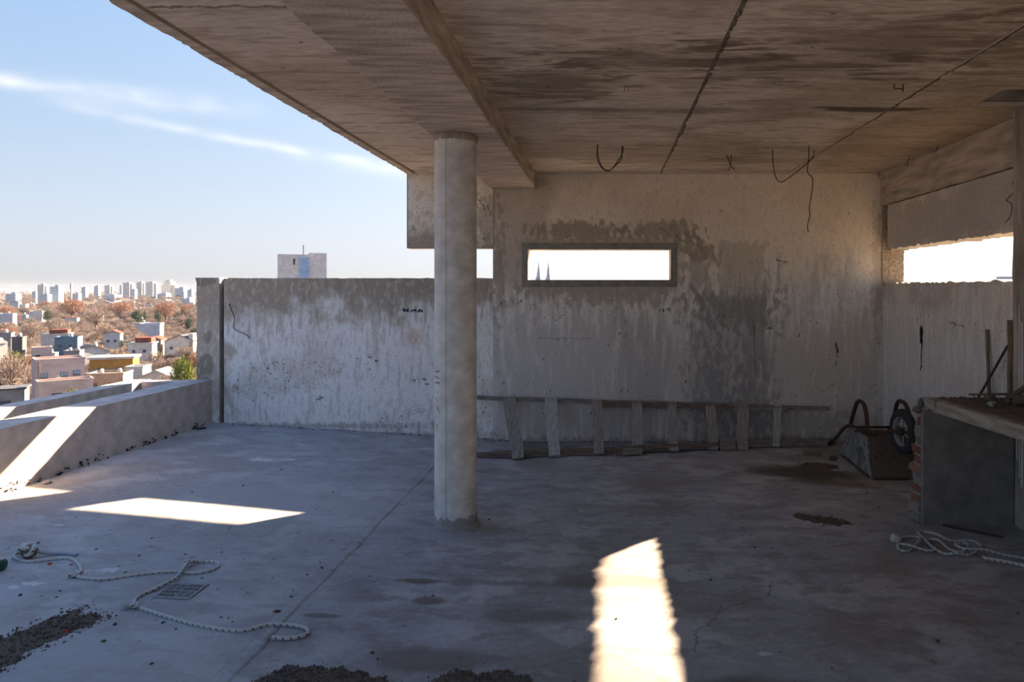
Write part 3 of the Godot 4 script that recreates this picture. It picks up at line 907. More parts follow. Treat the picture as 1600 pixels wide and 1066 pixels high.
func build_roof():
	var o := struct(Node3D.new())
	o.name = "ceiling"
	add_child(o)
	var slab := Geo.new()  # cut short behind the camera to let in more sky light
	var hx0 := 2.42; var hx1 := 2.95; var hz0 := -4.50; var hz1 := -4.14
	for q in [[-2.06, hx0, -7.4, 1.2], [hx1, 3.2, -7.4, 1.2], [hx0, hx1, -7.4, hz0], [hx0, hx1, hz1, 1.2]]:
		slab.box(Vector3((q[0] + q[1]) / 2, 2.935, (q[2] + q[3]) / 2), Vector3(q[1] - q[0], 0.21, q[3] - q[2]))
	put("slab", slab, mats.form_concrete, o)
	# flue above the hole, its unseen walls raised to keep direct sun out
	var flue := Geo.new()
	for q in [[hx0 - 0.1, hx0, hz0 - 0.1, hz1 + 0.1], [hx1, hx1 + 0.1, hz0 - 0.1, hz1 + 0.1], [hx0, hx1, hz0 - 0.1, hz0], [hx0, hx1, hz1, hz1 + 0.1]]:
		flue.box(Vector3((q[0] + q[1]) / 2, 3.54, (q[2] + q[3]) / 2), Vector3(q[1] - q[0], 1.02, q[3] - q[2]))
	put("flue_collar", flue, mineral(Color(0.52, 0.51, 0.50), tint_streak, 2.0, 0.5, bump), o)
	# soffit: the marks of the shuttering boards, painted over x -2.07 .. 3.05, z -7.3 .. -2.3
	var p := Paint.new(5.12, 5.0, 190.0, Color(0.82, 0.775, 0.715), 81)
	var big := p.noise(811, 0.9, 4, Vector2(2, 2), 0.3)
	var mid := p.noise(812, 0.22, 5, Vector2(4, 1), 0.10)
	var fine := p.noise(813, 0.03, 4, Vector2(4, 1))
	var wood := p.noise(814, 0.06, 5, Vector2(9, 1), 0.06)
	p.layer(big, Color(0.68, 0.62, 0.555), 0.45, 0.8, 0.7)
	p.layer(wood, Color(0.86, 0.82, 0.77), 0.52, 0.85, 0.4)
	var veins := p.noise(815, 0.10, 5, Vector2(5, 1), 0.15)
	p.layer(veins, Color(0.50, 0.43, 0.365), 0.62, 0.82, 0.4)
	p.layer(mid, Color(0.64, 0.575, 0.51), 0.55, 0.85, 0.6)
	# sooty and mouldy patches
	for q in [[1.75, 3.3, 0.35, 0.30, 0.8], [2.3, 3.7, 0.45, 0.20, 0.7], [3.0, 3.6, 0.5, 0.25, 0.6], [3.5, 3.9, 0.6, 0.35, 0.55], [4.3, 3.9, 0.5, 0.5, 0.5], [2.2, 2.7, 0.6, 0.1, 0.6], [4.2, 1.4, 0.8, 0.25, 0.5], [3.5, 0.9, 0.6, 0.12, 0.5]]:
		p.stain(q[0], q[1], q[2], q[3], Color(0.42, 0.365, 0.315), q[4] * 0.75, veins, 1.6, 0.7)
	p.stain(4.5, 1.8, 0.5, 1.6, Color(0.54, 0.46, 0.37), 0.5, big, 0.6, 0.6)
	p.stain(3.85, 2.62, 0.22, 0.07, Color(0.70, 0.66, 0.60), 0.6, mid, 0.8, 0.5)
	p.stain(3.85, 2.70, 0.28, 0.07, Color(0.27, 0.22, 0.18), 0.7, mid, 0.9, 0.5)
	# dark lines along the joints of the shuttering
	for q in [1.137, 3.51]:
		p.line([Vector2(1.36, q), Vector2(2.9, q + 0.006), Vector2(4.95, q)], 0.013, Color(0.25, 0.21, 0.18), 0.85, 0.008)
	for q in [2.646, 3.97]:
		p.line([Vector2(q, 0.14), Vector2(q + 0.008, 2.4), Vector2(q, 4.95)], 0.014, Color(0.25, 0.21, 0.18), 0.8, 0.012)
	p.line([Vector2(0.12, 4.38), Vector2(0.9, 4.40)], 0.018, Color(0.42, 0.37, 0.33), 0.5, 0.02)
	p.line([Vector2(0.12, 2.22), Vector2(0.9, 2.23)], 0.008, Color(0.40, 0.35, 0.30), 0.6, 0.01)
	p.grain(fine, 0.10)
	p.specks(700, 0.2, 0, 5.1, 5.0, 0.002, 0.010, Color(0.24, 0.20, 0.16), 0.7)
	mats.soffit = painted(p, relief_of(wood, p), 0.3)
	var rp := RandomNumberGenerator.new(); rp.seed = 12
	var uv := func(v: Vector3) -> Vector2: return Vector2((v.x + 2.07) / 5.12, (v.z + 7.3) / 5.0)
	var cols := [[-1.958, -1.172], [-0.718, 0.572], [0.580, 1.896], [1.904, 2.90]]
	var rows := [[-7.16, -6.175], [-6.150, -3.803], [-3.778, -1.40], [-1.385, 0.3], [0.325, 1.2]]
	for c in cols:
		for q in rows:
			var g := Geo.new()
			var drop := rp.randf_range(-0.003, 0.003)
			var pieces := [[c[0], c[1], q[0], q[1]]]
			if c[0] > 1.9 and q[0] < hz0 and q[1] > hz1:
				pieces = [[c[0], hx0, q[0], q[1]], [hx0, c[1], q[0], hz0], [hx0, c[1], hz1, q[1]]]
			for e in pieces:
				# underside as a fine strip with ragged long edges
				var o2 := PackedVector2Array()
				var n := maxi(2, int((e[3] - e[2]) / 0.05))
				for k in n + 1:
					var z := lerpf(e[2], e[3], float(k) / n)
					o2.append(Vector2(e[0] + absf(soft.get_noise_2d(z * 9.0, e[0])) * 0.006, z))
				for k in n + 1:
					var z := lerpf(e[3], e[2], float(k) / n)
					o2.append(Vector2(e[1] - absf(soft.get_noise_2d(z * 9.0, e[1] + 5.0)) * 0.006, z))
				g.prism(o2, -(SOFFIT + drop), -2.835, Transform3D(Basis(Vector3.RIGHT, Vector3(0, 0, 1), Vector3(0, -1, 0)), Vector3.ZERO), uv)
			put("soffit_panel", g, mats.soffit, o)
	# drip lip along the open edge, its outer side chipped
	var lip := PackedVector2Array()
	var z := -7.31
	while z < 1.2:
		lip.append(Vector2(-2.066 + soft.get_noise_1d(z * 4.0) * 0.010 + maxf(0.0, soft.get_noise_1d(z * 23.0) - 0.1) * 0.05, z)); z += 0.03
	while z > -7.31:
		lip.append(Vector2(-1.990, z)); z -= 0.3
	var lg := Geo.new()
	lg.prism(lip, -2.797, -2.85, Transform3D(Basis(Vector3.RIGHT, Vector3(0, 0, 1), Vector3(0, -1, 0)), Vector3.ZERO))
	put("drip_lip", lg, mats.form_concrete, o)

	var beam := thing("concrete_beam", "deep rough concrete beam running over the round column", "beam")
	var bg := Geo.new()
	cast_beam(bg, Vector3(-1.17, 2.635, -7.158), Vector3(-0.718, 2.83, 1.2), 2, 0.06, 0.010)
	put("cast_body", bg, mats.beam, beam)
	var edge := thing("edge_beam", "concrete edge beam above the ragged slot window on the right", "beam")
	var eg := Geo.new()
	cast_beam(eg, Vector3(2.885, 2.463, -7.155), Vector3(3.14, 2.825, -4.66), 2, 0.06, 0.007)
	cast_beam(eg, Vector3(2.880, 2.612, -7.155), Vector3(2.89, 2.616, -4.6), 2, 0.06, 0.004)
	put("cast_body", eg, mats.form_concrete, edge)
	var post := thing("concrete_post", "square board-marked concrete post with white drips beside the counter", "post")
	var pg := Geo.new()
	cast_beam(pg, Vector3(2.77, -0.02, -4.65), Vector3(3.14, 2.81, -3.95), 1, 0.12, 0.008)
	put("cast_body", pg, mats.post, post)
	var drips := Geo.new()
	var rd := RandomNumberGenerator.new(); rd.seed = 3
	for i in 12:
		var dz := rd.randf_range(-4.63, -4.3); var y1 := rd.randf_range(0.9, 1.5); var y0 := rd.randf_range(0.2, 0.9)
		var pts := []
		for k in 6: pts.append(Vector3(2.770 + rd.randf_range(-0.002, 0.002), lerpf(y1, y0, k / 5.0), dz + rd.randf_range(-0.006, 0.006)))
		drips.tube(curve(pts, 0.05), rd.randf_range(0.003, 0.006), 5)
	put("mortar_drip", drips, plain(Color(0.80, 0.80, 0.78)), post).set_meta("label", "white mortar drips")
	var strip := Geo.new()
	cast_beam(strip, Vector3(2.752, 0.848, -4.685), Vector3(2.776, 1.385, -4.652), 1, 0.07, 0.006)
	var board := put("formwork_strip", strip, mineral(Color(0.60, 0.53, 0.45), grain, 2.0, 0.2, bump))
	tag(board, "narrow brown formwork strip standing against the concrete post edge", "board")


func build_parapets():
	var p := thing("parapet", "low smooth-rendered parapet along the left edge of the terrace", "parapet")
	var g := Geo.new()
	cast_beam(g, Vector3(-4.40, -0.1, -7.188), Vector3(-4.12, 0.643, 4.2), 2, 0.15, 0.004)
	put("render_coat", g, mats.parapet, p)
	# patches of mould along its foot
	var foot := Geo.new()
	var rf := RandomNumberGenerator.new(); rf.seed = 8
	for i in 260:
		var z := -7.1 + pow(rf.randf(), 0.8) * 3.2
		if soft.get_noise_1d(z * 5.0) < -0.05: continue
		foot.stone(Vector3(-4.118 + rf.randf_range(0.0, 0.02), 0.20 + rf.randf() * rf.randf() * 0.06, z), Vector3(0.012, rf.randf_range(0.006, 0.02), rf.randf_range(0.008, 0.03)), rf, 3, 5)
	var mo := put("mould_crust", foot, plain(Color(0.16, 0.14, 0.12)), p)
	mo.set_meta("kind", "stuff")
	mo.set_meta("label", "dark mould crust along the foot")
	var q := thing("planter_wall", "outer wall of the long planter beyond the parapet", "planter")
	var h := Geo.new()
	cast_beam(h, Vector3(-4.96, -0.2, -7.2), Vector3(-4.77, 0.643, 4.2), 2, 0.15, 0.004)
	put("outer_side", h, mats.parapet, q)
	var e := Geo.new()
	e.box(Vector3(-4.587, 0.22, -7.10), Vector3(0.35, 0.845, 0.14), Basis.IDENTITY, 0.006)
	put("end_side", e, mats.parapet, q)
	var f := Geo.new()
	f.box(Vector3(-4.587, 0.08, -1.4), Vector3(0.35, 0.1, 11.2))
	put("trough_bottom", f, mats.concrete_dark, q)


func build_column():
	var o := thing("round_column", "round grey concrete column carrying the beam in the middle of the terrace", "column", Vector3(-1.01, 0.0, -4.64))
	var seam := atan2(1.0, -0.235)          # towards the camera, a little to its left
	var wob := func(a: float, y: float) -> float:
		var d := absf(wrapf(a - seam, -PI, PI))
		var half := 1.0 + (0.006 if wrapf(a - seam, -PI, PI) > 0.0 else -0.004)
		if d < 0.03 or d > PI - 0.03: half -= 0.022
		return half + soft.get_noise_3d(cos(a) * 2.0, y * 2.0, sin(a) * 2.0) * 0.008
	# two halves, as the mould left them, with a step at the seam
	for half in 2:
		var g := Geo.new(true)
		var n := 90
		for i in 44:
			for k in n:
				var q := []
				for e in [[i, k], [i, k + 1], [i + 1, k + 1], [i + 1, k]]:
					var a: float = seam + PI * half + PI * e[1] / n
					var y = 2.66 * e[0] / 44.0
					var rad: float = 0.140 * wob.call(a + (0.0001 if e[1] == 0 else -0.0001 if e[1] == n else 0.0), y)
					q.append(Vector3(cos(a) * rad, y, sin(a) * rad))
				g.quad(q[0], q[3], q[2], q[1])
		put("shaft_half", g, mats.column, o)
	var rough := func(a: float, y: float) -> float: return 1.0 + soft.get_noise_3d(cos(a) * 4.0, y * 14.0, sin(a) * 4.0) * 0.06 + soft.get_noise_3d(cos(a) * 14.0, y * 40.0, sin(a) * 14.0) * 0.03
	var c := Geo.new(true)
	c.lathe(PackedVector2Array([Vector2(0.165, 0.0), Vector2(0.153, 0.012), Vector2(0.146, 0.03), Vector2(0.143, 0.07), Vector2(0.139, 0.09)]), 90, Transform3D.IDENTITY, rough)
	put("base_mortar", c, mats.mortar, o).set_meta("label", "rough mortar skirt")
	var d := Geo.new(true)
	d.lathe(PackedVector2Array([Vector2(0.139, 2.585), Vector2(0.147, 2.605), Vector2(0.150, 2.635), Vector2(0.13, 2.66)]), 90, Transform3D.IDENTITY, rough)
	put("top_collar", d, mats.concrete_dark, o).set_meta("label", "ragged collar")
	# pencilled figures and scratches on the lit side
	var marks := Geo.new()
	var rm := RandomNumberGenerator.new(); rm.seed = 15
	for q in [[1.05, 0.0], [1.01, 0.0], [0.975, 0.0], [0.93, 0.05], [0.87, 0.02], [0.82, 0.1], [0.80, 0.2], [0.76, 0.03], [0.70, 0.05]]:
		for k in (5 if q[0] > 0.97 else 1):
			var a: float = 2.55 - q[1] - k * 0.07
			var pts := PackedVector3Array()
			for s in 4:
				var b := a - s * (0.03 if q[0] > 0.97 else 0.06)
				pts.append(Vector3(cos(b) * 0.1415, q[0] + rm.randf_range(-0.009, 0.009) - (0.0 if q[0] > 0.97 else s * 0.008), sin(b) * 0.1415))
			marks.tube(pts, 0.0014, 4)
	put("pencil_mark", marks, plain(Color(0.24, 0.24, 0.26)), o).set_meta("label", "dark pencilled marks")


# ---------------------------------------------------------------- counter on the right
func build_counter():
	var o := thing("barbecue_counter", "low concrete counter slab on a rendered brick side wall, littered with rubble", "counter")
	# slab: outline in (x, z), lying between y 0.765 and 0.85
	var s := Geo.new()
	var out := PackedVector2Array()
	var n := 40
	for i in n + 1:
		var t := float(i) / n
		out.append(Vector2(lerpf(2.205, 2.36, t) + soft.get_noise_1d(t * 30.0) * 0.006, lerpf(-4.745, -3.0, t)))
	out.append(Vector2(2.762, -3.0)); out.append(Vector2(2.762, -4.74)); out.append(Vector2(2.55, -4.735))
	var lay := Transform3D(Basis(Vector3.RIGHT, Vector3(0, 0, 1), Vector3(0, -1, 0)), Vector3.ZERO)
	s.prism(out, -0.765, -0.846, lay)
	put("counter_slab", s, mineral(Color(0.72, 0.68, 0.62), tint_across, 1.6, 0.5, bump), o)
	# a thin tongue of mortar squeezed out along the slab edge
	var ridge := Geo.new()
	cast_beam(ridge, Vector3(2.20, 0.812, -4.74), Vector3(2.215, 0.849, -4.58), 2, 0.02, 0.006)
	put("mortar_ridge", ridge, mats.mortar, o)
	# rendered face
	var f := Geo.new()
	f.box(Vector3(2.452, 0.378, -4.632), Vector3(0.624, 0.774, 0.03), Basis.IDENTITY, 0.008)
	put("render_face", f, mineral(Color(0.53, 0.51, 0.485), tint, 0.9, 0.12, bump), o).set_meta("label", "dark grey cement-rendered face")
	# mortar core and bricks, their broken ends showing on the left
	var core := Geo.new()
	core.box(Vector3(2.48, 0.378, -4.735), Vector3(0.60, 0.774, 0.135))
	put("mortar_core", core, mats.mortar, o)
	var clay := [mineral(Color(0.60, 0.40, 0.33), tint, 6.0, 0.5, bump), mineral(Color(0.54, 0.37, 0.31), tint, 6.0, 0.5, bump), mineral(Color(0.64, 0.47, 0.39), tint, 6.0, 0.5, bump), mineral(Color(0.64, 0.60, 0.57), tint, 6.0, 0.5, bump)]
	var r := RandomNumberGenerator.new(); r.seed = 44
	for row in 12:
		var y := 0.035 + row * 0.0645
		var x0 := 2.125 + row * 0.0045 + r.randf_range(-0.010, 0.008)
		var b := Geo.new()
		var deep := 0.16 if row % 2 else 0.115
		b.box(Vector3(x0 + 0.10, y, -4.655 - deep / 2), Vector3(0.20, 0.052, deep), Basis(Vector3.UP, r.randf_range(-0.06, 0.06)), 0.007, 0.006, r)
		put("brick", b, clay[3] if row in [0, 1, 4, 9] else clay[row % 3], o)
		if row % 2 == 0:
			var h := Geo.new()
			h.box(Vector3(x0 + 0.12, y, -4.795), Vector3(0.20, 0.052, 0.04), Basis.IDENTITY, 0.007, 0.005, r)
			put("brick", h, clay[(row + 1) % 3], o)
		var m := Geo.new()
		for k in 4: m.stone(Vector3(x0 + r.randf_range(0.022, 0.034), y + 0.032, -4.67 - k * 0.035), Vector3(0.06, 0.024, 0.06), r, 4, 6, 0.3)
		put("mortar_joint", m, mats.mortar, o)
	var lump := Geo.new()
	lump.stone(Vector3(2.195, 0.795, -4.75), Vector3(0.05, 0.09, 0.07), r, 5, 8, 0.15)
	lump.stone(Vector3(2.17, 0.762, -4.735), Vector3(0.06, 0.05, 0.09), r, 5, 8, 0.15)
	put("mortar_lump", lump, mineral(Color(0.46, 0.42, 0.39), tint, 4.0, 0.4, bump), o)

	# litter on the slab
	var dark := mineral(Color(0.45, 0.41, 0.38), tint, 6.0, 0.4, bump)
	var dirt := Geo.new(true)
	var gx := 26; var gz := 40
	for i in gx:
		for j in gz:
			var q := []
			for e in [[i, j], [i + 1, j], [i + 1, j + 1], [i, j + 1]]:
				var u := float(e[0]) / gx; var w := float(e[1]) / gz
				var x := lerpf(2.27 + w * 0.13, 2.755, u); var z := lerpf(-4.72, -3.1, w)
				var rim := minf(minf(u, 1.0 - u) * 8.0, minf(w, 1.0 - w) * 12.0)
				var y := 0.8475 + minf(1.0, rim) * (0.008 + 0.022 * u * absf(soft.get_noise_2d(x * 6.0, z * 6.0)) + 0.016 * absf(soft.get_noise_2d(x * 19.0, z * 19.0)))
				q.append(Vector3(x, y, z))
			dirt.quad(q[0], q[1], q[2], q[3])
	var dm := put("loose_dirt", dirt, mineral(Color(0.48, 0.44, 0.41), tint, 4.0, 0.8, bump))
	tag(dm, "dark loose dirt spread over the counter slab", "dirt", "", "stuff")
	var grit := Geo.new()
	for i in 900:
		var w := r.randf(); var u := r.randf()
		grit.stone(Vector3(lerpf(2.29 + w * 0.12, 2.75, u), 0.857 + 0.008 * u, lerpf(-4.70, -3.2, w)), Vector3.ONE * lerpf(0.004, 0.018, pow(r.randf(), 2.5)), r, 3, 5)
	put("gravel_litter", grit, dark, dm).set_meta("kind", "stuff")
	var chunk_at := [[2.50, -4.45, 0.07, "grey mortar chunk lying on the middle of the littered counter"], [2.62, -4.30, 0.09, "dark rubble lump on the counter next to the post foot"], [2.70, -4.52, 0.06, "small rubble lump on the counter at the post's near edge"], [2.40, -4.25, 0.05, "pale broken piece near the slab's front edge on the counter"], [2.58, -4.02, 0.08, "brown rubble chunk on the counter towards the picture's right border"]]
	for c in chunk_at:
		var k := Geo.new()
		k.stone(Vector3(c[0], 0.866 + c[2] * 0.36, c[1]), Vector3(c[2] * 1.3, c[2] * 0.8, c[2]), r, 5, 8, 0.25)
		tag(put("rubble_chunk", k, dark if c[2] > 0.055 else mats.mortar), c[3], "rubble", "rubble pieces on the counter")
	var sticks := [[Vector3(2.50, 0.872, -4.70), Vector3(2.76, 0.878, -4.69), 0.028, 0.012, "thin flat board along the counter slab's far edge"], [Vector3(2.40, 0.880, -3.70), Vector3(2.72, 0.89, -4.02), 0.06, 0.014, "weathered grey board lying across the near end of the counter"], [Vector3(2.56, 0.885, -4.36), Vector3(2.755, 0.96, -4.47), 0.035, 0.03, "broken branch-like stick propped against the post on the counter"]]
	for q in sticks:
		var a: Vector3 = q[0]; var e: Vector3 = q[1]
		var k := Geo.new()
		var f2 := (e - a).normalized()
		k.box((a + e) / 2, Vector3(q[2], q[3], a.distance_to(e)), Basis.looking_at(f2, Vector3.UP), 0.003, 0.003, r)
		tag(put("wood_scrap", k, mats.wood_dark if q[2] < 0.05 else mats.wood), q[4], "board", "wood scraps on the counter")


# ---------------------------------------------------------------- ladder lying on its side
func build_ladder():
	var o := thing("wooden_ladder", "home-made wooden ladder lying on its side along the back wall", "ladder")
	var r := RandomNumberGenerator.new(); r.seed = 23
	# lower rail on the floor, upper rail against the wall
	var la := Vector3(-1.30, 0.045, -6.375); var lb := Vector3(1.24, 0.04, -6.83); var lc := Vector3(2.34, 0.035, -6.99)
	var ua := Vector3(-1.35, 0.470, -7.09); var ub := Vector3(2.33, 0.352, -7.115)
	var plank := func(called: String, a: Vector3, b: Vector3, wide: float, thick: float, m: Material):
		var g := Geo.new()
		var n := maxi(2, int(a.distance_to(b) / 0.18))
		var f := (b - a).normalized()
		var side := f.cross(Vector3.UP).normalized()
		var up := side.cross(f)
		var ring := []
		for i in n + 1:
			var p := a.lerp(b, float(i) / n)
			var k := 1.0 + soft.get_noise_2d(i * 0.8, a.x * 7.0) * 0.16
			p += up * soft.get_noise_2d(i * 0.5, b.x * 5.0) * 0.006
			ring.append([p - side * thick / 2 - up * wide / 2 * k, p + side * thick / 2 - up * wide / 2 * k, p + side * thick / 2 + up * wide / 2 * k, p - side * thick / 2 + up * wide / 2 * k])
		for i in n:
			for k in 4: g.quad(ring[i][k], ring[i][(k + 1) % 4], ring[i + 1][(k + 1) % 4], ring[i + 1][k])
		g.quad(ring[0][3], ring[0][2], ring[0][1], ring[0][0])
		g.quad(ring[n][0], ring[n][1], ring[n][2], ring[n][3])
		put(called, g, m, o)
	var wood2 := mineral(Color(0.66, 0.61, 0.57), grain_across, 2.2, 0.3, bump, 2.2, 0.9)
	plank.call("rail", la, lb, 0.045, 0.05, mats.wood_dark)
	plank.call("rail", lb + Vector3(-0.1, 0.01, 0.0), lc, 0.065, 0.06, wood2)
	plank.call("rail", ua, ub, 0.036, 0.04, wood2)
	plank.call("splice_board", ua.lerp(ub, 0.36) + Vector3(0, -0.018, 0.045), ua.lerp(ub, 0.72) + Vector3(0, -0.014, 0.045), 0.055, 0.022, mats.wood_dark)
	plank.call("splice_board", ua.lerp(ub, 0.73) + Vector3(0, -0.015, 0.045), ua.lerp(ub, 0.88) + Vector3(0, -0.012, 0.045), 0.050, 0.022, wood2)
	plank.call("splice_board", la.lerp(lb, 0.62) + Vector3(0, 0.02, 0.045), la.lerp(lb, 0.98) + Vector3(0, 0.012, 0.045), 0.05, 0.022, mats.wood_dark)
	# rungs: x at the top and at the bottom, width at top, width at bottom, overhang above and below
	var rungs := [
		[-0.985, -0.815, 0.132, 0.110, 0.035, 0.05], [-0.555, -0.475, 0.120, 0.108, 0.025, 0.03], [-0.082, -0.055, 0.104, 0.096, 0.025, 0.03], [0.332, 0.315, 0.102, 0.100, 0.025, 0.035],
		[0.690, 0.670, 0.092, 0.090, 0.025, 0.03], [1.090, 1.068, 0.094, 0.090, 0.02, 0.035], [1.425, 1.362, 0.116, 0.112, 0.03, 0.05], [1.782, 1.715, 0.072, 0.066, 0.03, 0.025],
	]
	var nail := plain(Color(0.14, 0.11, 0.10), 0.6, 0.4)
	for i in rungs.size():
		var q = rungs[i]
		var tu := inverse_lerp(ua.x, ub.x, q[0])
		var top := ua.lerp(ub, tu) + Vector3(0, 0, 0.045)
		var low := la.lerp(lb, inverse_lerp(la.x, lb.x, q[1])) if q[1] < 1.2 else lb.lerp(lc, inverse_lerp(lb.x, lc.x, q[1]))
		low += Vector3(0, 0.0, 0.045)
		if i in [1, 4, 6]: low.z += 0.012
		var f := (top - low).normalized()
		top += f * q[4]; low -= f * minf(q[5], (low.y - 0.006) / f.y)
		var side := Vector3.RIGHT - f * f.dot(Vector3.RIGHT)
		side = side.normalized()
		var out := side.cross(f).normalized()
		var g := Geo.new()
		var n := 7
		var ring := []
		for k in n + 1:
			var t := float(k) / n
			var p := low.lerp(top, t)
			var w: float = lerpf(q[3], q[2], t) / 2
			var l := side * (w * (1.0 + soft.get_noise_2d(k * 1.7, i * 9.0) * 0.22))
			var m := side * (w * (1.0 + soft.get_noise_2d(k * 1.7, i * 9.0 + 4.0) * 0.16))
			ring.append([p - l - out * 0.011, p + m - out * 0.011, p + m + out * 0.011, p - l + out * 0.011])
		for k in n:
			for c in 4: g.quad(ring[k][(c + 1) % 4], ring[k][c], ring[k + 1][c], ring[k + 1][(c + 1) % 4])
		g.quad(ring[0][0], ring[0][1], ring[0][2], ring[0][3])
		g.quad(ring[n][3], ring[n][2], ring[n][1], ring[n][0])
		var mm := mineral(Color(0.82, 0.80, 0.78).lerp(Color(0.68, 0.64, 0.60), r.randf()), grain, 3.0, 0.3, bump, 3.0)
		var rung := put("rung", g, mm, o)
		for e in [top - f * (q[4] + 0.002), low + f * 0.05]:
			for k in 2:
				var nh := Geo.new()
				nh.lathe(PackedVector2Array([Vector2(0.0, 0.004), Vector2(0.005, 0.003), Vector2(0.005, 0.0)]), 8, Transform3D(Basis(side, out, side.cross(out)), e + side * (k * 2 - 1) * q[3] * 0.22 + out * 0.010))
				put("nail_head", nh, nail, rung)
	# patch blocks nailed to the lower rail
	for q in [[0.185, 0.17, 0.07, 0.0], [0.265, 0.19, 0.065, 0.028], [1.215, 0.155, 0.125, 0.0]]:
		var p := la.lerp(lb, inverse_lerp(la.x, lb.x, q[0]))
		var g := Geo.new()
		g.box(Vector3(p.x, q[2] / 2 + 0.008, p.z + 0.075 + q[3]), Vector3(q[1], q[2], 0.024), Basis(Vector3.UP, 0.18), 0.003, 0.004, r)
		put("patch_block", g, mats.wood_dark if q[1] < 0.18 and q[2] < 0.1 else wood2, o)


# ---------------------------------------------------------------- upturned wheelbarrow
func build_wheelbarrow():
	var o := thing("wheelbarrow", "rusty mortar-caked wheelbarrow lying upside down in the far right corner", "wheelbarrow")
	var r := RandomNumberGenerator.new(); r.seed = 61
	var steel := mineral(Color(0.47, 0.42, 0.38), tint, 5.0, 0.8, bump, 5.0, 0.85)
	var caked := mineral(Color(0.72, 0.71, 0.70), tint, 7.0, 1.2, bump, 5.0, 0.95)
	# tray: rim on the floor (x 2.22..2.82, z -6.60..-5.72), bottom upwards
	var rim := [Vector3(2.225, 0.012, -5.715), Vector3(2.83, 0.012, -5.715), Vector3(2.80, 0.012, -6.62), Vector3(2.27, 0.012, -6.62)]
	var base := [Vector3(2.285, 0.305, -5.97), Vector3(2.755, 0.305, -5.97), Vector3(2.72, 0.262, -6.48), Vector3(2.32, 0.262, -6.48)]
	var g := Geo.new()
	for k in 4:
		var a: Vector3 = rim[k]; var b: Vector3 = rim[(k + 1) % 4]; var c: Vector3 = base[(k + 1) % 4]; var d: Vector3 = base[k]
		var n := 6
		g = Geo.new()
		for i in n:
			for j in n:
				var q := []
				for e in [[i, j], [i + 1, j], [i + 1, j + 1], [i, j + 1]]:
					var u := float(e[0]) / n; var w := float(e[1]) / n
					var p := a.lerp(b, u).lerp(d.lerp(c, u), w)
					if e[0] % n and e[1] % n: p += (p - Vector3(2.52, 0.1, -6.17)).normalized() * soft.get_noise_3dv(p * 9.0) * 0.008
					q.append(p)
				g.quad(q[0], q[3], q[2], q[1])
		put(["tray_front", "tray_side", "tray_back", "tray_side"][k], g, caked if k == 3 else steel, o)
	g = Geo.new()
	g.quad(base[0], base[3], base[2], base[1])
	put("tray_bottom", g, steel, o)
	var lip := Geo.new(true)
	var loop := PackedVector3Array()
	for k in 4:
		for i in 5: loop.append(rim[k].lerp(rim[(k + 1) % 4], lerpf(0.06, 0.94, i / 4.0)))
	lip.tube(loop, 0.011, 8, false, true)
	put("rolled_rim", lip, mats.rust, o)
	# dried mortar on the sheet, paler on the long side
	for part in 2:
		var cake := Geo.new()
		for i in (220 if part == 0 else 160):
			var side := part == 0
			var u := r.randf(); var w := pow(r.randf(), 0.9)
			var p: Vector3 = (rim[3].lerp(rim[0], u).lerp(base[3].lerp(base[0], u), w)) if side else (rim[0].lerp(rim[1], u).lerp(base[0].lerp(base[1], u), w))
			var s := lerpf(0.010, 0.050 if side else 0.032, pow(r.randf(), 2.0))
			cake.stone(p, Vector3(s * (0.15 if side else 1.0), s * (1.6 if side else 0.9), s * (1.0 if side else 0.15)), r, 4, 6, 0.4)
		var cm := put("mortar_crust", cake, caked if part == 0 else mineral(Color(0.40, 0.35, 0.31), tint, 7.0, 1.2, bump, 5.0, 0.95), o)
		cm.set_meta("kind", "stuff"); cm.set_meta("label", ["pale dried mortar crust", "dark rusty mortar crust"][part])
	# tube frame: from the axle along both sides, up in a leg loop, back to the handles on the floor
	for s in [-1, 1]:
		var x := func(off: float) -> float: return 2.515 + s * off
		var f := Geo.new(true)
		f.tube(curve([Vector3(x.call(0.075), 0.395, -5.78), Vector3(x.call(0.12), 0.375, -5.86), Vector3(x.call(0.175), 0.335, -6.0), Vector3(x.call(0.20), 0.325, -6.2), Vector3(x.call(0.215), 0.295, -6.5), Vector3(x.call(0.24), 0.13, -6.74), Vector3(x.call(0.245), 0.035, -6.90)], 0.03), 0.016, 12)
		put("frame_tube", f, mats.rust, o)
		var l := Geo.new(true)
		l.tube(curve([Vector3(x.call(0.195), 0.335, -6.03), Vector3(x.call(0.195), 0.36, -6.045), Vector3(x.call(0.19), 0.48, -6.09), Vector3(x.call(0.187), 0.555, -6.15), Vector3(x.call(0.187), 0.572, -6.23), Vector3(x.call(0.187), 0.555, -6.31), Vector3(x.call(0.19), 0.48, -6.37), Vector3(x.call(0.20), 0.31, -6.46)], 0.02), 0.0185, 12)
		put("leg", l, mats.rust, o)
		var h := Geo.new(true)
		h.tube(PackedVector3Array([Vector3(x.call(0.243), 0.085, -6.815), Vector3(x.call(0.2455), 0.035, -6.90), Vector3(x.call(0.247), 0.028, -6.915)]), 0.021, 12)
		put("hand_grip", h, plain(Color(0.06, 0.06, 0.07), 0.8), o)
	var brace := Geo.new(true)
	brace.tube(PackedVector3Array([Vector3(2.33, 0.33, -6.10), Vector3(2.70, 0.33, -6.10)]), 0.012, 10)
	put("cross_brace", brace, mats.rust, o)
	brace = Geo.new(true)
	brace.tube(PackedVector3Array([Vector3(2.33, 0.30, -6.42), Vector3(2.70, 0.30, -6.42)]), 0.012, 10)
	put("cross_brace", brace, mats.rust, o)
	# wheel at the near end, between the two tubes
	var at := Transform3D(Basis(Vector3.UP, 0.10) * Basis(Vector3.FORWARD, PI / 2), Vector3(2.515, 0.395, -5.77))
	var tyre := Geo.new(true)
	var prof := PackedVector2Array()
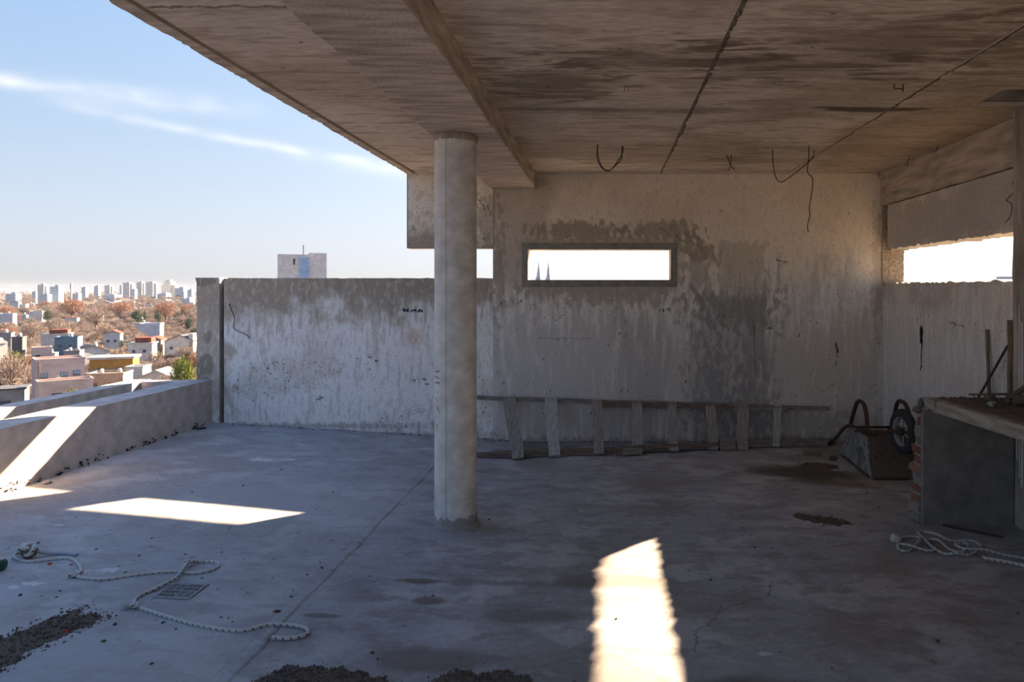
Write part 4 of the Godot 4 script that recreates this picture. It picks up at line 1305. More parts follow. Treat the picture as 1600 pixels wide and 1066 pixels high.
	for i in 15:
		var a := PI * (i / 14.0) * 1.5 - PI * 0.75
		prof.append(Vector2(0.150 + cos(a) * 0.040, sin(a) * 0.038))
	tyre.lathe(prof, 56, at, func(a: float, _y: float) -> float: return 1.0 + (0.006 if int(a / TAU * 56.0) % 2 else 0.0))
	put("tyre", tyre, mineral(Color(0.27, 0.265, 0.27), tint, 6.0, 0.3, bump, 5.0, 0.9), o)
	var wr := Geo.new(true)
	wr.lathe(PackedVector2Array([Vector2(0.128, -0.026), Vector2(0.120, -0.028), Vector2(0.108, -0.012), Vector2(0.108, 0.012), Vector2(0.120, 0.028), Vector2(0.128, 0.026)]), 48, at)
	var wheel := put("wheel_rim", wr, caked, o)
	for k in 6:
		var a := TAU * k / 6
		var sp := Geo.new()
		var dir := Vector3(cos(a), 0, sin(a))
		sp.box(at * (dir * 0.070), Vector3(0.020, 0.012, 0.088), at.basis * Basis.looking_at(dir, Vector3.UP), 0.003)
		put("spoke", sp, caked, wheel)
	var hub := Geo.new(true)
	hub.lathe(PackedVector2Array([Vector2(0.0, -0.05), Vector2(0.030, -0.048), Vector2(0.032, -0.02), Vector2(0.036, 0.0), Vector2(0.032, 0.02), Vector2(0.030, 0.048), Vector2(0.0, 0.05)]), 24, at)
	put("hub", hub, mats.rust, wheel)
	var ax := Geo.new(true)
	ax.tube(PackedVector3Array([at * Vector3(0, -0.09, 0), at * Vector3(0, 0.09, 0)]), 0.010, 10)
	put("axle", ax, mats.rust, o)


# ---------------------------------------------------------------- ropes and floor drain
func rope_material() -> StandardMaterial3D:
	# white braid with a few dark tracer flecks; u once round, v along (0.06 m repeat)
	var im := Image.create(64, 128, false, Image.FORMAT_RGB8)
	var hi := Image.create(64, 128, false, Image.FORMAT_L8)
	var r := RandomNumberGenerator.new(); r.seed = 5
	for y in 128:
		for x in 64:
			var braid := sin((x * 2.0 + y) * TAU / 16.0) * sin((x * 2.0 - y) * TAU / 16.0)
			var v := 0.78 + 0.08 * braid + r.randf_range(-0.06, 0.06)
			var c := Color(v, v * 0.985, v * 0.95)
			var fleck := fposmod(x + y * 0.5, 32.0)
			if fleck < 7.0 and fposmod(y, 64.0) < 22.0: c = Color(0.10, 0.11, 0.15)
			im.set_pixel(x, y, c)
			hi.set_pixel(x, y, Color(0.5 + 0.4 * braid, 0, 0))
	var m := StandardMaterial3D.new()
	m.albedo_texture = ImageTexture.create_from_image(im)
	m.uv1_scale = Vector3(1, 16.0, 1)
	m.roughness = 0.95
	m.heightmap_enabled = true
	m.heightmap_texture = ImageTexture.create_from_image(hi)
	m.heightmap_scale = 0.25
	return m


func laid(pts: Array, radius: float) -> Array:
	# rope points given as (x, layer, z): set on the floor, crossings lifted by the layer
	var out := []
	for p in pts: out.append(Vector3(p.x, floor_at(p.x, p.z) + 0.001 + radius + p.y * radius * 2.0, p.z))
	return out


func frayed(o: Node3D, at: Vector3, dir: Vector3, m: Material, seedn: int):
	var r := RandomNumberGenerator.new(); r.seed = seedn
	var g := Geo.new()
	for i in 40:
		var d := (dir + Vector3(r.randf_range(-0.8, 0.8), r.randf_range(-0.3, 0.6), r.randf_range(-0.8, 0.8))).normalized()
		var e := at + d * r.randf_range(0.02, 0.045)
		e.y = maxf(e.y, floor_at(e.x, e.z) + 0.003)
		g.tube(curve([at, at.lerp(e, 0.5) + Vector3(0, 0.006, 0), e], 0.01), 0.0011, 4)
	put("frayed_end", g, m, o)


func build_ropes_and_drain():
	var braid := rope_material()
	var yarn := plain(Color(0.72, 0.72, 0.70), 1.0)
	var o := thing("rope", "long white rope with dark flecks winding across the floor past the drain grate", "rope")
	var pts := [
		Vector3(-3.140, 1, -3.76), Vector3(-3.175, 1.3, -3.745), Vector3(-3.205, 0.3, -3.715), Vector3(-3.140, 0, -3.675), Vector3(-3.080, 0, -3.664), Vector3(-3.020, 0, -3.690), Vector3(-2.967, 0, -3.722), Vector3(-2.905, 0, -3.725),
		Vector3(-2.815, 0, -3.662), Vector3(-2.740, 0, -3.585), Vector3(-2.722, 0, -3.53), Vector3(-2.665, 0, -3.511), Vector3(-2.565, 0, -3.510), Vector3(-2.492, 0, -3.553), Vector3(-2.415, 0, -3.599), Vector3(-2.328, 0, -3.633),
		Vector3(-2.257, 0, -3.645), Vector3(-2.214, 0, -3.635), Vector3(-2.164, 0, -3.640), Vector3(-2.119, 0, -3.677), Vector3(-2.109, 0, -3.735), Vector3(-2.146, 0, -3.778), Vector3(-2.205, 0, -3.780), Vector3(-2.252, 0.4, -3.757),
		Vector3(-2.264, 1, -3.718), Vector3(-2.246, 1.1, -3.655), Vector3(-2.226, 0.6, -3.56), Vector3(-2.238, 0.5, -3.465), Vector3(-2.262, 0.1, -3.407), Vector3(-2.279, 0, -3.355), Vector3(-2.266, 0, -3.297), Vector3(-2.224, 0, -3.252),
		Vector3(-2.178, 0, -3.232), Vector3(-2.109, 0, -3.203), Vector3(-1.969, 0, -3.152), Vector3(-1.853, 0, -3.116), Vector3(-1.746, 0, -3.094), Vector3(-1.655, 0, -3.087), Vector3(-1.606, 0, -3.104), Vector3(-1.556, 0, -3.147),
		Vector3(-1.495, 0, -3.158), Vector3(-1.416, 0, -3.152), Vector3(-1.363, 0, -3.130), Vector3(-1.342, 0, -3.092), Vector3(-1.366, 0, -3.060), Vector3(-1.419, 0, -3.042), Vector3(-1.480, 0, -3.045),
	]
	var g := Geo.new(true)
	g.tube(curve(laid(pts, 0.0088), 0.012), 0.0088, 12)
	put("rope_line", g, braid, o)
	var knots := [[Vector3(-2.262, 0.115, -3.735), 0.022], [Vector3(-2.735, 0.127, -3.525), 0.019], [Vector3(-2.225, 0.10, -3.245), 0.020]]
	for q in knots:
		var k := Geo.new(true)
		var loop := PackedVector3Array()
		for i in 26:
			var t := TAU * i / 26
			loop.append(q[0] + Vector3((sin(t) + 2 * sin(2 * t)) * 0.32, sin(3 * t) * 0.3, (cos(t) - 2 * cos(2 * t)) * 0.32) * q[1])
		k.tube(loop, 0.0068, 8, false, true)
		put("hitch", k, braid, o)
	frayed(o, Vector3(-1.482, floor_y(-1.48) + 0.014, -3.046), Vector3(-1, 0.1, 0.3), yarn, 3)
	frayed(o, Vector3(-2.24, floor_y(-2.24) + 0.014, -3.235), Vector3(-1, 0.0, 0.4), yarn, 4)
	# the caked knot at the rope's far left end
	var big := thing("knot_lump", "mortar-caked rope knot standing up at the far left end of the long rope", "knot")
	var kg := Geo.new(true)
	var bl := PackedVector3Array()
	for i in 60:
		var t := TAU * i / 60
		bl.append(Vector3(-3.125, 0.178, -3.715) + Vector3((sin(t * 2) + 2 * sin(4 * t)) * 0.33, sin(6 * t) * 0.5 + 0.1, (cos(t * 2) - 2 * cos(4 * t)) * 0.3 + 0.1 * sin(t)) * 0.040)
	kg.tube(bl, 0.0115, 10, false, true)
	put("wound_rope", kg, braid, big)
	var kc := Geo.new()
	var rk := RandomNumberGenerator.new(); rk.seed = 2
	kc.stone(Vector3(-3.125, 0.172, -3.72), Vector3(0.075, 0.075, 0.06), rk, 6, 9, 0.2)
	put("mortar_core", kc, mats.wood_dark, big)
	var tail := thing("rope_tail", "short loose grey cord tail behind the caked knot", "cord")
	var tg := Geo.new(true)
	tg.tube(curve(laid([Vector3(-3.085, 1.2, -3.735), Vector3(-3.06, 0.4, -3.765), Vector3(-2.98, 0, -3.79), Vector3(-2.91, 0, -3.775)], 0.009), 0.012), 0.009, 10)
	put("cord_line", tg, plain(Color(0.62, 0.64, 0.68), 0.95), tail)

	# coil by the counter, its own rope; and a second piece
	var c := thing("rope_coil", "tangled loops of thin white rope on the floor in front of the counter", "rope")
	var cp := [
		Vector3(1.850, 0, -4.320), Vector3(1.901, 0, -4.375), Vector3(1.985, 0, -4.386), Vector3(1.990, 1, -4.322), Vector3(1.896, 0, -4.210), Vector3(1.835, 0, -4.155), Vector3(1.795, 0, -4.180), Vector3(1.820, 0.6, -4.240), Vector3(1.880, 1, -4.194),
		Vector3(1.954, 0, -4.158), Vector3(2.014, 0, -4.180), Vector3(2.010, 0.6, -4.245), Vector3(2.016, 1, -4.340), Vector3(2.025, 1, -4.425), Vector3(2.075, 0.6, -4.465), Vector3(2.131, 1, -4.393), Vector3(2.185, 0, -4.325), Vector3(2.273, 0, -4.330),
		Vector3(2.328, 0, -4.300), Vector3(2.318, 0, -4.220), Vector3(2.261, 1, -4.142), Vector3(2.175, 0, -4.086), Vector3(2.099, 1, -4.078), Vector3(2.042, 0, -4.110), Vector3(2.000, 1, -4.170), Vector3(2.008, 1.2, -4.271), Vector3(2.051, 0.4, -4.335),
		Vector3(2.092, 1, -4.290), Vector3(2.100, 0.2, -4.180), Vector3(2.142, 0.2, -4.122), Vector3(2.225, 1.2, -4.190), Vector3(2.222, 1, -4.250), Vector3(2.165, 1, -4.230), Vector3(2.170, 1, -4.150), Vector3(2.285, 1, -4.125), Vector3(2.376, 0, -4.092),
		Vector3(2.467, 0, -4.030), Vector3(2.60, 0, -3.962), Vector3(2.70, 0, -3.90),
	]
	var cg := Geo.new(true)
	cg.tube(curve(laid(cp, 0.0078), 0.012), 0.0078, 10)
	put("rope_line", cg, braid, c)
	var cb := Geo.new()
	cb.stone(Vector3(1.828, 0.030, -4.300), Vector3(0.075, 0.065, 0.06), rk, 5, 8, 0.2)
	put("caked_knot", cb, mats.concrete, c).set_meta("label", "grey mortar-caked knot")
	var e := thing("rope_piece", "separate pale rope end lying below the tangled coil at the right edge", "rope")
	var eg := Geo.new(true)
	eg.tube(curve(laid([Vector3(2.221, 0, -4.036), Vector3(2.259, 0, -4.015), Vector3(2.349, 0, -3.965), Vector3(2.401, 0, -3.921), Vector3(2.497, 0, -3.829), Vector3(2.62, 0, -3.74)], 0.0105), 0.012), 0.0105, 10)
	put("rope_line", eg, braid, e)

	# square floor drain, slightly skewed
	var d := thing("floor_drain", "small square slotted metal drain grate set in the floor", "drain", Vector3(-2.128, floor_y(-2.128) + 0.006, -3.441))
	d.rotation = Vector3(0, 0.02, -0.0575)
	var metal := mineral(Color(0.66, 0.66, 0.66), tint, 6.0, 0.2, bump, 6.0, 0.6)
	var rimg := Geo.new()
	for q in [[0, -0.079, 0.18, 0.012], [0, 0.079, 0.18, 0.012]]: rimg.box(Vector3(q[0], 0, q[1]), Vector3(q[2], 0.007, q[3]), Basis.IDENTITY, 0.0015)
	for q in [[-0.084, 0, 0.012, 0.146], [0.084, 0, 0.012, 0.146]]: rimg.box(Vector3(q[0], 0, q[1]), Vector3(q[2], 0.007, q[3]), Basis.IDENTITY, 0.0015)
	put("frame", rimg, metal, d)
	var bars := Geo.new()
	bars.box(Vector3(0, 0.001, 0), Vector3(0.156, 0.0018, 0.006)); bars.box(Vector3(0, 0.001, 0), Vector3(0.006, 0.0018, 0.146))
	put("cross_bar", bars, metal, d)
	for qx in [-1, 1]:
		for qz in [-1, 1]:
			var along_x: bool = qx * qz > 0
			for k in 5:
				var s := Geo.new()
				var off := lerpf(0.012, 0.066, k / 4.0)
				if along_x: s.box(Vector3(qx * 0.0405, 0.001, qz * off), Vector3(0.075, 0.0018, 0.0055))
				else: s.box(Vector3(qx * (off + 0.002), 0.001, qz * 0.038), Vector3(0.0055, 0.0018, 0.07))
				put("grate_bar", s, metal, d)
			var mid := Geo.new()
			if along_x: mid.box(Vector3(qx * 0.0405, 0.001, qz * 0.038), Vector3(0.006, 0.0018, 0.07))
			else: mid.box(Vector3(qx * 0.0405, 0.001, qz * 0.038), Vector3(0.075, 0.0018, 0.006))
			put("grate_bar", mid, metal, d)
	var pit := Geo.new()
	for q in [[0, -0.05, -0.077, 0.16, 0.09, 0.006], [0, -0.05, 0.077, 0.16, 0.09, 0.006], [-0.081, -0.05, 0, 0.006, 0.09, 0.16], [0.081, -0.05, 0, 0.006, 0.09, 0.16], [0, -0.098, 0, 0.17, 0.006, 0.16]]:
		pit.box(Vector3(q[0], q[1], q[2]), Vector3(q[3], q[4], q[5]))
	put("sump", pit, plain(Color(0.10, 0.10, 0.10), 0.8), d)


# ---------------------------------------------------------------- wires left in the concrete
func wire(called: String, label: String, category: String, runs: Array, radius := 0.004, group := ""):
	var o := thing(called, label, category, Vector3.ZERO, group)
	for pts in runs:
		var g := Geo.new(true)
		g.tube(curve(pts, 0.02), radius, 6)
		put("strand", g, mats.wire, o)


func build_wires():
	var c := SOFFIT + 0.004
	wire("ceiling_wire", "pair of rusty wires sagging in a U from the ceiling above the slot window", "wire", [
		[Vector3(-0.058, c, -5.68), Vector3(-0.056, 2.70, -5.68), Vector3(-0.03, 2.62, -5.69), Vector3(0.015, 2.585, -5.70), Vector3(0.06, 2.60, -5.72), Vector3(0.115, 2.68, -5.74), Vector3(0.15, 2.74, -5.76), Vector3(0.155, c, -5.76)],
		[Vector3(-0.060, c, -5.69), Vector3(-0.062, 2.68, -5.69), Vector3(-0.02, 2.60, -5.70), Vector3(0.03, 2.58, -5.71), Vector3(0.10, 2.64, -5.73), Vector3(0.14, 2.69, -5.75), Vector3(0.145, c, -5.76)],
	])
	wire("ceiling_wire", "single wire sagging between two points of the ceiling near the right corner", "wire", [
		[Vector3(1.449, c, -5.92), Vector3(1.455, 2.68, -5.92), Vector3(1.475, 2.57, -5.92), Vector3(1.51, 2.525, -5.93), Vector3(1.56, 2.535, -5.94), Vector3(1.70, 2.64, -5.95), Vector3(1.80, 2.73, -5.95), Vector3(1.82, c, -5.95)],
	])
	wire("ceiling_wire", "long kinked wire hanging straight down from the ceiling near the right corner", "wire", [
		[Vector3(1.717, c, -5.76), Vector3(1.715, 2.70, -5.76), Vector3(1.705, 2.58, -5.76), Vector3(1.745, 2.53, -5.76), Vector3(1.745, 2.44, -5.76), Vector3(1.72, 2.28, -5.76), Vector3(1.725, 2.22, -5.76), Vector3(1.705, 2.13, -5.76), Vector3(1.712, 2.075, -5.76)],
	])
	wire("wire_stub", "two short crossed wire ends poking from the ceiling between the long wires", "wire", [
		[Vector3(1.10, c, -6.17), Vector3(1.13, 2.72, -6.17), Vector3(1.17, 2.67, -6.17)], [Vector3(1.14, c, -6.17), Vector3(1.13, 2.70, -6.17), Vector3(1.11, 2.66, -6.17)],
	])
	wire("wire_stub", "short hooked wire stub in the ceiling above the right beam", "wire", [[Vector3(2.80, c, -5.76), Vector3(2.79, 2.76, -5.76), Vector3(2.76, 2.75, -5.77)]], 0.003)
	wire("wire_stub", "bent wire stub at the ceiling's edge, second from the back corner", "wire", [[Vector3(2.77, c, -6.23), Vector3(2.755, 2.75, -6.23), Vector3(2.755, 2.71, -6.23)]], 0.003)
	wire("wire_stub", "thin straight nail stub at the ceiling in the back right corner", "wire", [[Vector3(2.82, c, -7.05), Vector3(2.82, 2.73, -7.05)]], 0.003)
	wire("wire_stub", "tiny double wire stub in the dark middle of the ceiling", "wire", [[Vector3(0.12, c, -4.04), Vector3(0.118, 2.765, -4.04)], [Vector3(0.135, c, -4.04), Vector3(0.14, 2.768, -4.04)]], 0.002)
	wire("wire_stub", "small rusty staple sticking out of the ceiling before the flue hole", "wire", [[Vector3(1.70, c, -4.02), Vector3(1.70, 2.775, -4.02), Vector3(1.74, 2.775, -4.02), Vector3(1.745, 2.765, -4.02)], [Vector3(1.75, c, -4.02), Vector3(1.752, 2.755, -4.02)]], 0.003)
	wire("wall_wire", "rusty wire end drooping from the pale terrace wall beside the joint", "wire", [
		[Vector3(-3.935, 1.435, -7.195), Vector3(-3.93, 1.43, -7.165), Vector3(-3.90, 1.37, -7.16), Vector3(-3.875, 1.29, -7.165), Vector3(-3.885, 1.20, -7.165), Vector3(-3.86, 1.165, -7.165), Vector3(-3.78, 1.13, -7.165), Vector3(-3.74, 1.11, -7.165), Vector3(-3.715, 1.075, -7.165)],
	], 0.0042)
	wire("wall_wire", "thin bent wire hanging on the right lintel above the ragged slot", "wire", [
		[Vector3(2.775, 2.33, -4.66), Vector3(2.86, 2.27, -4.80), Vector3(2.902, 2.24, -4.95), Vector3(2.900, 2.20, -4.88), Vector3(2.902, 2.12, -4.90), Vector3(2.902, 2.08, -4.96)],
	], 0.0025)


func build_rods_and_scraps():
	var b := Geo.new()
	var r := RandomNumberGenerator.new(); r.seed = 71
	var bar := func(a: Vector3, e: Vector3, w: float, t: float) -> Geo:
		var g := Geo.new()
		g.box((a + e) / 2, Vector3(w, t, a.distance_to(e)), Basis.looking_at((e - a).normalized(), Vector3(0.3, 0.1, 1).normalized()), 0.003, 0.002, r)
		return g
	tag(put("leaning_batten", bar.call(Vector3(2.845, 0.01, -5.02), Vector3(2.893, 1.29, -5.18), 0.028, 0.018), mineral(Color(0.60, 0.54, 0.48), grain, 3.0)), "upright thin wooden batten leaning on the right wall behind the counter", "batten")
	var rod := Geo.new(true)
	rod.tube(PackedVector3Array([Vector3(2.70, 0.01, -5.66), Vector3(2.882, 1.19, -4.90)]), 0.009, 8)
	tag(put("leaning_rod", rod, mats.rust), "slanted iron rod crossing in front of the upright batten", "rod")
	# ribbed reinforcing bar on the floor
	var rb := thing("rebar", "ribbed reinforcing bar lying at the foot of the counter's rendered face", "rebar")
	var g := Geo.new(true)
	var pts := PackedVector3Array(); var rad := PackedFloat32Array()
	for i in 150:
		pts.append(Vector3(2.272, 0.010, -4.600).lerp(Vector3(2.551, 0.010, -4.385), i / 149.0)); rad.append(0.0072 if i % 3 else 0.0088)
	g.tube(pts, rad, 8)
	put("bar", g, mats.rust, rb)
	# green bottle cut by the left border
	var bt := thing("green_bottle", "green bottle lying on the floor at the left border", "bottle", Vector3(-3.115, floor_y(-3.115) + 0.033, -3.553))
	bt.rotation = Vector3(0, 0.15, 0)
	var lay := Transform3D(Basis(Vector3.BACK, PI / 2), Vector3.ZERO)
	var bg := Geo.new(true)
	bg.lathe(PackedVector2Array([Vector2(0.0, 0.0), Vector2(0.027, 0.001), Vector2(0.031, 0.006), Vector2(0.032, 0.02), Vector2(0.032, 0.14), Vector2(0.028, 0.165), Vector2(0.014, 0.20), Vector2(0.013, 0.235), Vector2(0.0, 0.236)]), 28, lay)
	put("body", bg, plain(Color(0.03, 0.30, 0.26), 0.3), bt)
	var bl := Geo.new(true)
	bl.lathe(PackedVector2Array([Vector2(0.0326, 0.05), Vector2(0.0326, 0.12)]), 28, lay)
	put("paper_label", bl, plain(Color(0.55, 0.54, 0.5), 0.9), bt)
	# brick crumbs, each on its own
	var clay := mineral(Color(0.74, 0.26, 0.16), tint, 8.0, 0.4, bump)
	for q in [[-2.364, -3.004, 0.026, "orange brick crumb lying on the dark spilled mortar at lower left"], [-2.963, -3.656, 0.022, "orange brick crumb under the rope, nearer the caked knot"], [-2.852, -3.659, 0.020, "orange brick crumb under the rope beside its first bend"], [-1.572, -3.284, 0.030, "dull red brick flake on the floor joint above the rope's end loop"]]:
		var k := Geo.new()
		k.stone(Vector3(q[0], floor_y(q[0]) + q[2] * 0.22, q[1]), Vector3(q[2] * 1.3, q[2] * 0.6, q[2]), r, 4, 7, 0.2)
		tag(put("brick_crumb", k, clay if q[2] < 0.028 else mineral(Color(0.48, 0.30, 0.27), tint, 8.0, 0.4, bump)), q[3], "brick crumb", "brick crumbs on the floor")
	# bits near the ladder's right end
	var s := Geo.new()
	s.box(Vector3(1.98, 0.018, -6.55), Vector3(0.16, 0.03, 0.03), Basis(Vector3.UP, -0.5), 0.003, 0.004, r)
	tag(put("wood_chip", s, mats.wood_dark), "dark wood chip on the floor before the ladder's right end", "wood chip")
	var t := Geo.new()
	t.stone(Vector3(2.13, 0.02, -6.38), Vector3(0.085, 0.045, 0.06), r, 5, 8, 0.2)
	tag(put("brick_chunk", t, mineral(Color(0.44, 0.31, 0.27), tint, 8.0, 0.4, bump)), "reddish brick chunk on the floor left of the wheelbarrow", "brick chunk")
	var u := Geo.new()
	u.stone(Vector3(1.455, 0.012, -4.60), Vector3(0.03, 0.03, 0.03), r, 5, 7, 0.2)
	tag(put("pebble", u, mats.concrete_dark), "single dark pebble beside the pale mortar smear on the open floor", "pebble")
	# pale lump and green scrap in the parapet corner
	var v := Geo.new()
	v.stone(Vector3(-4.03, 0.20, -4.95), Vector3(0.06, 0.03, 0.05), r, 5, 7, 0.25)
	tag(put("mortar_lump", v, mats.mortar), "pale mortar lump at the foot of the parapet beside the sunlit strip", "mortar lump")
	var w := Geo.new()
	w.box(Vector3(-4.06, 0.20, -6.88), Vector3(0.10, 0.008, 0.06), Basis(Vector3.UP, 0.6), 0.002, 0.004, r)
	tag(put("green_scrap", w, plain(Color(0.07, 0.28, 0.25), 0.6)), "dark green scrap in the corner of the parapet and terrace wall", "scrap")


# ---------------------------------------------------------------- crumbs and spilled mortar on the floor
func spill(called: String, label: String, rim: Array, high: float, grains: int, seedn: int):
	# a thin heap of sandy crumbs inside an outline of (x, z)
	var o := thing(called, label, "mortar spill")
	var poly := PackedVector2Array(rim)
	var r := RandomNumberGenerator.new(); r.seed = seedn
	var lo := poly[0]; var hi := poly[0]
	for p in poly: lo = lo.min(p); hi = hi.max(p)
	var edge := func(p: Vector2) -> float:
		var d := 9.0
		for i in poly.size(): d = minf(d, p.distance_to(Geometry2D.get_closest_point_to_segment(p, poly[i], poly[(i + 1) % poly.size()])))
		if not Geometry2D.is_point_in_polygon(p, poly): d = -d
		return d + soft.get_noise_2d(p.x * 14.0, p.y * 14.0) * 0.03
	var step := 0.012
	var g := Geo.new(true)
	var y := func(p: Vector2) -> float:
		var d: float = edge.call(p)
		return floor_at(p.x, p.y) + 0.001 + clampf(d / 0.06, -0.5, 1.0) * high * (0.6 + 0.8 * absf(soft.get_noise_2d(p.x * 25.0, p.y * 25.0)))
	var x := lo.x - 0.03
	while x < hi.x + 0.03:
		var z := lo.y - 0.03
		while z < hi.y + 0.03:
			if edge.call(Vector2(x + step / 2, z + step / 2)) > -0.01:
				var q := []
				for e in [Vector2(x, z), Vector2(x + step, z), Vector2(x + step, z + step), Vector2(x, z + step)]: q.append(Vector3(e.x, y.call(e), e.y))
				g.quad(q[0], q[1], q[2], q[3])
			z += step
		x += step
	put("sand_bed", g, mineral(Color(0.47, 0.42, 0.37), tint, 5.0, 0.5, bump), o)
	var k := Geo.new()
	var n := 0
	while n < grains:
		var p := Vector2(r.randf_range(lo.x - 0.04, hi.x + 0.04), r.randf_range(lo.y - 0.04, hi.y + 0.04))
		var d: float = edge.call(p)
		if d < -0.03 or (d < 0.0 and r.randf() > 0.25): continue
		var s := lerpf(0.003, 0.014, pow(r.randf(), 6.0))
		k.stone(Vector3(p.x, y.call(p) + s * 0.3 if d > 0.0 else floor_at(p.x, p.y) + s * 0.3, p.y), Vector3(s, s * 0.8, s), r, 3, 5)
		n += 1
	var c := put("crumb_layer", k, mineral(Color(0.42, 0.38, 0.34), tint, 6.0, 0.4, bump), o)
	c.set_meta("kind", "stuff")


func build_debris():
	spill("mortar_spill", "dark sandy mortar spill on the floor below the rope, lower left", [Vector2(-2.72, -2.50), Vector2(-2.66, -2.72), Vector2(-2.60, -2.92), Vector2(-2.566, -3.061), Vector2(-2.50, -3.203), Vector2(-2.453, -3.255), Vector2(-2.40, -3.20), Vector2(-2.308, -3.195), Vector2(-2.259, -3.139), Vector2(-2.291, -3.007), Vector2(-2.329, -2.932), Vector2(-2.351, -2.842), Vector2(-2.34, -2.62), Vector2(-2.45, -2.44), Vector2(-2.58, -2.40)], 0.007, 3000, 31)
	spill("mortar_spill", "brown sandy mortar heap cut by the picture's bottom border", [Vector2(-1.30, -2.46), Vector2(-1.42, -2.58), Vector2(-1.388, -2.726), Vector2(-1.374, -2.8), Vector2(-1.318, -2.845), Vector2(-1.241, -2.855), Vector2(-1.104, -2.845), Vector2(-0.962, -2.815), Vector2(-0.85, -2.76), Vector2(-0.84, -2.60), Vector2(-0.97, -2.47), Vector2(-1.14, -2.43)], 0.010, 3000, 32)
	spill("mortar_spill", "thin scatter of brown mortar between the heap and the sunlit strip", [Vector2(-0.66, -2.52), Vector2(-0.72, -2.62), Vector2(-0.70, -2.80), Vector2(-0.62, -2.86), Vector2(-0.53, -2.83), Vector2(-0.42, -2.86), Vector2(-0.30, -2.80), Vector2(-0.28, -2.66), Vector2(-0.38, -2.55), Vector2(-0.52, -2.50)], 0.006, 1500, 33)
	spill("mortar_spill", "small gritty heap before the ladder's right end", [Vector2(1.74, -6.10), Vector2(1.80, -6.27), Vector2(1.95, -6.30), Vector2(2.10, -6.20), Vector2(2.08, -6.08), Vector2(1.90, -6.04)], 0.008, 500, 34)
	spill("mortar_spill", "pale crumbly mortar smear on the open floor before the counter", [Vector2(1.33, -4.78), Vector2(1.36, -4.88), Vector2(1.45, -4.82), Vector2(1.62, -4.76), Vector2(1.68, -4.66), Vector2(1.58, -4.62), Vector2(1.45, -4.68)], 0.005, 300, 35)
	# single crumbs: (x, z, size)
	var r := RandomNumberGenerator.new(); r.seed = 91
	var crumbs := [
		Vector2(-2.7, -4.081), Vector2(-2.204, -3.938), Vector2(-2.372, -3.875), Vector2(-2.32, -3.837), Vector2(-2.527, -3.61), Vector2(-2.113, -3.594), Vector2(-2.156, -2.946), Vector2(-2.206, -3.086), Vector2(-1.851, -2.798), Vector2(-1.798, -3.206), Vector2(-1.761, -3.204),
		Vector2(-1.725, -3.172), Vector2(-1.769, -3.641), Vector2(-1.597, -3.51), Vector2(-1.575, -3.44), Vector2(-1.582, -3.564), Vector2(-1.613, -3.711), Vector2(-1.612, -3.876), Vector2(-1.574, -3.81), Vector2(-0.975, -2.939), Vector2(-1.012, -2.982), Vector2(-0.622, -2.868),
		Vector2(-0.892, -3.549), Vector2(0.981, -4.565), Vector2(0.917, -4.565), Vector2(0.928, -4.227), Vector2(0.58, -3.763), Vector2(1.507, -3.101), Vector2(2.028, -3.363), Vector2(0.956, -2.882), Vector2(0.056, -3.311), Vector2(-2.879, -3.875), Vector2(-3.239, -3.916),
		Vector2(-2.68, -3.369), Vector2(-2.646, -3.304), Vector2(-2.601, -3.823), Vector2(-2.016, -3.126), Vector2(-1.927, -3.077), Vector2(-2.818, -3.302), Vector2(-3.003, -3.474), Vector2(-1.505, -4.184), Vector2(-2.038, -5.13), Vector2(-2.656, -5.628), Vector2(-2.724, -5.159),
		Vector2(-2.983, -4.948), Vector2(-0.206, -4.905), Vector2(0.307, -5.05), Vector2(2.05, -5.35), Vector2(2.0, -5.0), Vector2(-0.80, -4.742),
	]
	var shapes := []
	for i in 5:
		var g := Geo.new()
		g.stone(Vector3(0, 0.25, 0), Vector3(1.2, 0.7, 0.9), r, 4, 6, 0.3)
		shapes.append(g.mesh())
	var dark := [mineral(Color(0.34, 0.31, 0.28), tint, 8.0), mineral(Color(0.44, 0.39, 0.34), tint, 8.0)]
	for p in crumbs:
		var s := r.randf_range(0.009, 0.019)
		var m := put("mortar_crumb", shapes[r.randi() % 5], dark[r.randi() % 2])
		m.position = Vector3(p.x, floor_at(p.x, p.y), p.y)
		m.basis = Basis(Vector3.UP, r.randf() * TAU).scaled(Vector3.ONE * s)
		tag(m, "small dark mortar crumb lying loose on the bare floor", "crumb", "loose mortar crumbs on the floor")
	# a line of grit along the foot of the walls
	var grit := Geo.new()
	for i in 900:
		var x := r.randf_range(-3.9, 2.85)
		var z := (BACK if x > -1.17 else -7.19) + 0.016 + absf(r.randfn(0.0, 0.022))
		var s := lerpf(0.004, 0.02, pow(r.randf(), 3.0))
		grit.stone(Vector3(x, floor_at(x, z) + s * 0.3, z + s * 0.4), Vector3(s, s * 0.8, s), r, 3, 5)
	tag(put("wall_foot_grit", grit, dark[1]), "fine grit gathered along the foot of the back wall", "grit", "", "stuff")


# ---------------------------------------------------------------- the city
func leafy(g: Geo, n: int, at: Vector3, size: Vector3, leaf: float, r: RandomNumberGenerator, shell := 0.35):
	for i in n:
		var d := Vector3(r.randfn(), r.randfn(), r.randfn()).normalized() * pow(r.randf(), shell)
		var k := 0.82 + 0.36 * soft.get_noise_3dv(d * 2.3 + at)
		var p := at + d * size * k
		var u := Vector3(r.randfn(), r.randfn(), r.randfn()).normalized()
		var v := u.cross(Vector3(r.randfn(), r.randfn(), r.randfn()).normalized())
		var s := leaf * r.randf_range(0.6, 1.4)
		g.tri(p - u * s, p + v * s, p + u * s)


